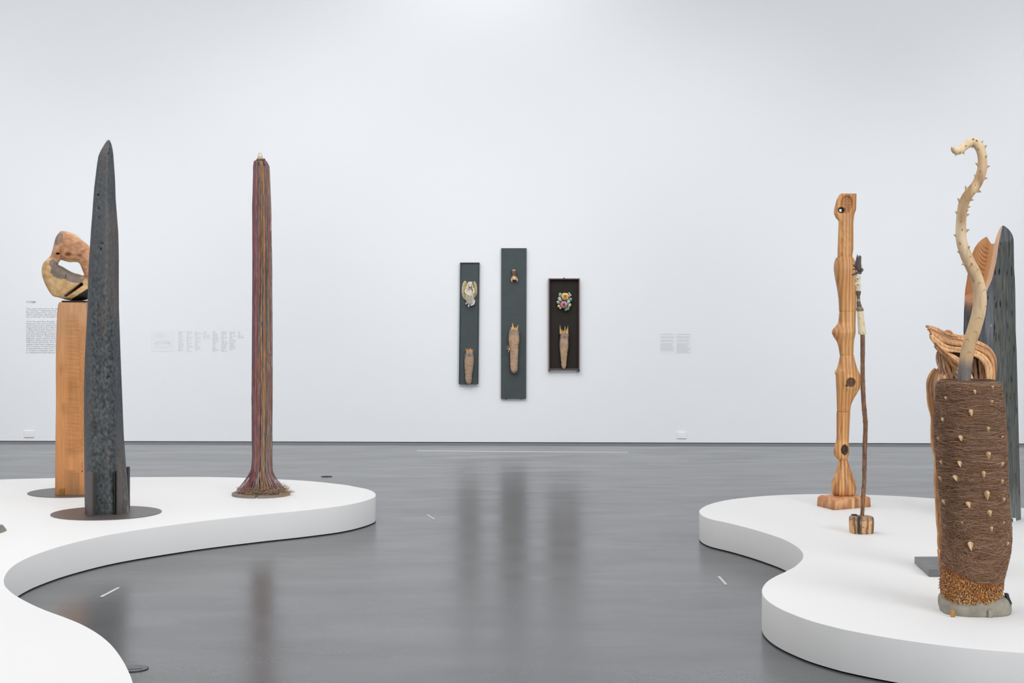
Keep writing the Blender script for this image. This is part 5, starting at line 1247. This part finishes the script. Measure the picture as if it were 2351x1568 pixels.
# thorns on the column
def thornmesh(size, asp, seed):
    """broken prickle: teardrop root with a tail towards lower right, blunt slanted tip towards upper left"""
    V = []; n = 14; r_ = random.Random(seed); kx = r_.uniform(.1, .6); tl = r_.uniform(.7, 1.15)
    for j, (s, h, ox, oy) in enumerate(((1.08, -.3, .05, -.05), (1.0, .05, 0, 0), (.72, .45, -.12, .16), (.50, .80, -.22, .32), (.40, .92, -.26, .36))):
        for k in range(n):
            a = 2 * math.pi * k / n; x, y = math.cos(a), math.sin(a)
            if y < 0: x = x * (1 - .55 * (-y)) + kx * (y * y); y = y * (1 + tl * (1 - h * .6))
            V.append((s * asp * x + ox, s * y * .8 + oy, h * (1 + .12 * x)))
    V.append((-.26, .36, .86)); V = np.array(V) * size
    Fc = [(j * n + k, j * n + (k + 1) % n, (j + 1) * n + (k + 1) % n, (j + 1) * n + k) for j in range(4) for k in range(n)] + [(4 * n + k, 4 * n + (k + 1) % n, 5 * n) for k in range(n)]
    return V, Fc
def at_pt(x, y):
    best = None
    for k in range(181):
        th = -math.pi + math.pi * k / 180; xx = fsurf(th, y)[0] / fsurf(th, y)[1] * F + CX
        if best is None or abs(xx - x) < best[0]: best = (abs(xx - x), th)
    return best[1]
TH = [(2276.4, 884, 5, .7), (2237.3, 893, 6, .9), (2174, 909.5, 4.5, .8), (2275, 916, 4.5, 1.1), (2229, 938, 9, .8), (2168, 958, 6, .5), (2266, 976, 6.5, .9), (2206, 996, 7.5, .9), (2159, 1003, 5, .35), (2297, 996, 5, .4),
      (2267, 1033, 9, .9), (2166, 1056, 6, .4), (2205, 1054, 7.5, .8), (2297, 1056, 6, .6), (2256, 1076, 8, .9), (2195, 1087, 8, .8), (2164, 1094, 6.5, .35), (2297, 1095, 6, .6), (2264.5, 1121, 11, .8), (2172, 1146, 7, .5),
      (2223, 1145, 7.5, 1.1), (2300.5, 1136, 6, .5), (2270, 1164, 8.5, 1.0), (2209.5, 1190, 3, 1), (2274.5, 1200, 7, .8), (2229, 1236, 10, .8), (2309, 1236, 6, .4), (2302, 1189, 3.5, .6)]
for k, (x, y, s, asp) in enumerate(TH):
    yb = y + s * .35; th = at_pt(x, yb); p = fsurf(th, yb, .002); nrm = fsurf(th, yb, .02) - p; nrm /= np.linalg.norm(nrm); tg = np.cross([0, 0, 1.0], nrm); tg /= np.linalg.norm(tg); up = np.array([0, 0, 1.0])
    V, Fc = thornmesh(s / F * Yf2 * .92, asp * .85, k)
    V = [p + tg * v[0] + up * (v[1]) + nrm * v[2] * 1.5 for v in V]
    c1 = lin((242, 202, 154)); c2 = lin((186, 158, 132))
    cc = [mixc(c2, c1, sst(.25, .6, i / len(V))) for i in range(len(V))]
    build('thorn', V, Fc, M['wood'], t, col=cc)
# branch
bp = [(2187, 337.5, 3.2), (2191, 342.5, 6.3), (2198, 345.5, 7.8), (2208, 344, 8.6), (2220, 334, 9.2), (2231, 326, 9.6), (2241, 323.5, 10), (2250, 330, 10.6), (2257, 343, 10.6), (2260, 362, 10.4), (2258.6, 386, 11), (2252, 406, 11.2), (2243, 423.5, 11.2), (2230, 438.5, 11.2), (2217.5, 454, 11.4), (2209.4, 473, 11.4), (2205, 496, 11.4), (2203.4, 520, 11.6), (2203.6, 545, 12), (2208, 566, 12.6), (2217, 590, 13.2), (2230, 616, 13.8), (2243, 646, 14.2), (2249, 682, 15), (2246, 718, 15.3), (2237, 754, 15.5), (2225, 790, 15.3), (2218, 828, 15.2), (2214, 860, 15.2), (2212, 900, 15)]
Ybr = Yf2 - .03
q = catmull(bp, 300)
def bd(m): return .05 * math.sin(m * 7.0) * (1 - m)
pts = np.array([P(a[0], a[1], Ybr) + [0, bd(i / 299), 0] for i, a in enumerate(q)]); rad = [a[2] / F * Ybr for a in q]
V, Fc = tube(pts, rad, 26)
cc = []
for i in range(len(V)):
    j = min(299, i // 26); y = q[j][1]; v = V[i]
    c = mixc(lin((240, 216, 180)), lin((216, 182, 142)), .4 + .8 * N(v[0] * 16, v[1] * 16, v[2] * 4))
    c = mixc(c, lin((160, 126, 86)), .9 * sst(365, 420, y) * (1 - sst(500, 560, y)) * sst(-.3, .3, N(v[0] * 24, v[1] * 10, v[2] * 7) + .12))
    c = mixc(c, lin((178, 138, 92)), .6 * sst(.15, .5, N(v[0] * 40, v[1] * 30, v[2] * 9)) * sst(560, 700, y))
    c = mixc(c, lin((240, 218, 180)), .6 * (1 - sst(335, 370, y)))
    c = mixc(c, lin((198, 156, 104)), .5 * sst(700, 780, y)); c = mixc(c, lin((128, 122, 122)), sst(815, 850, y + 14 * N(v[0] * 20, 1, 1)))
    cc.append(tuple(a * (1 + .12 * N(v[0] * 90, v[1] * 90, v[2] * 10)) for a in c))
branch = build('branch', V, Fc, M['wood'], t, col=cc, label='pale serpentine thorned branch')
# thorns: side ones hook outwards, front ones are low scars
def branch_thorn(y0, side, size, idx=None):
    j = idx if idx is not None else int(np.argmin([abs(a[1] - y0) if k > 60 else 1e9 for k, a in enumerate(q)]))
    c = pts[j]; tdir = pts[min(299, j + 2)] - pts[max(0, j - 2)]; tdir /= np.linalg.norm(tdir)
    rgt = np.cross(tdir, [0, 1.0, 0]); rgt /= np.linalg.norm(rgt); fr = np.array([0, -1.0, 0])
    rgt = rgt * (1 if rgt[0] > 0 else -1)
    o = rgt * math.sin(side) + fr * math.cos(side); o /= np.linalg.norm(o); r0 = rad[j]; tip = c + o * (r0 + size) - tdir * size * .55
    s_ = np.cross(o, tdir); base = c + o * r0 * .93; n = 8; V = []
    for m, (w, h) in enumerate(((1.0, 0), (.55, .35), (.25, .7))):
        for k in range(n):
            a = 2 * math.pi * k / n; V.append(base + (tip - base) * h + s_ * math.cos(a) * size * .42 * w + tdir * math.sin(a) * size * .75 * w)
    V.append(tip); Fc = [(m * n + k, m * n + (k + 1) % n, (m + 1) * n + (k + 1) % n, (m + 1) * n + k) for m in range(2) for k in range(n)] + [(2 * n + k, 2 * n + (k + 1) % n, 3 * n) for k in range(n)]
    build('branch_thorn', V, Fc, M['wood'], branch, col=[mixc(lin((216, 180, 132)), lin((164, 128, 92)), i / 24) for i in range(25)])
for (y, s) in [(341, 1.45), (378, -1.45), (381, 1.5), (408, -1.4), (405, 1.5), (432, 1.5), (443, -1.45), (453, 1.5), (465, -1.5), (474, 1.4), (491, -1.5), (494, 1.5), (532, 1.45), (542, -1.5), (361, .5), (395, -.5), (428, -.3), (442, .5), (461, .1), (485, .7), (511, -.2), (530, 0), (558, -.6), (573, .7), (575, -1.4), (601, -1.3), (606, 0)]:
    branch_thorn(y, s, (.0125 if abs(s) > 1 else .0095) * (.8 + .5 * R.random()))
for (i, s) in [(22, -1.3), (30, .4), (34, 1.3), (42, 0), (48, .8), (56, 1.4), (60, -.5), (66, .3), (74, 1.3), (80, -.6)]: branch_thorn(0, s, .010, i)
# V shaped leaf scars lower down
mb = MB()
for (y, s, w) in [(592, .3, 1), (610, -.2, 1), (622, .5, 1), (640, -.9, .6), (651, -.1, 1), (669, .45, 1.4), (704, .8, .8), (731, -.1, 1.1), (762, .1, 1.1), (783, -.7, .7), (808, 0, 1.1), (846, 0, 1.1), (872, .2, 1.0)]:
    j = int(np.argmin([abs(a[1] - y) if k > 150 else 1e9 for k, a in enumerate(q)])); c = pts[j]; tdir = pts[min(299, j + 2)] - pts[j - 2]; tdir /= np.linalg.norm(tdir)
    rgt = np.cross(tdir, [0, 1.0, 0]); rgt /= np.linalg.norm(rgt); rgt = rgt * (1 if rgt[0] > 0 else -1); ln = []
    tl = R.uniform(-1, 1)
    for k in range(17):
        f = (k - 8) / 8; a = s + f * .62 * w; o = rgt * math.sin(a) + np.array([0, -1, 0]) * math.cos(a)
        sag = .010 * w * abs(f) ** 1.6 * (1.6 if f * tl > 0 else .5) - .004 * math.exp(-(f / .18) ** 2) + .0015 * N(k * .7, y, 0)
        ln.append(c + o * rad[j] * .998 + tdir * (sag + (.03 * max(0, abs(f) - .7) / .3 if f * tl > 0 else 0)))
    V, Fc = tube(ln, [.0005 + .0011 * math.exp(-((k - 8) / 3) ** 2) for k in range(17)], 6); mb.add(V, Fc, lin((190, 148, 100)))
mb.build('leaf_scars', M['wood'], branch, kind='stuff')
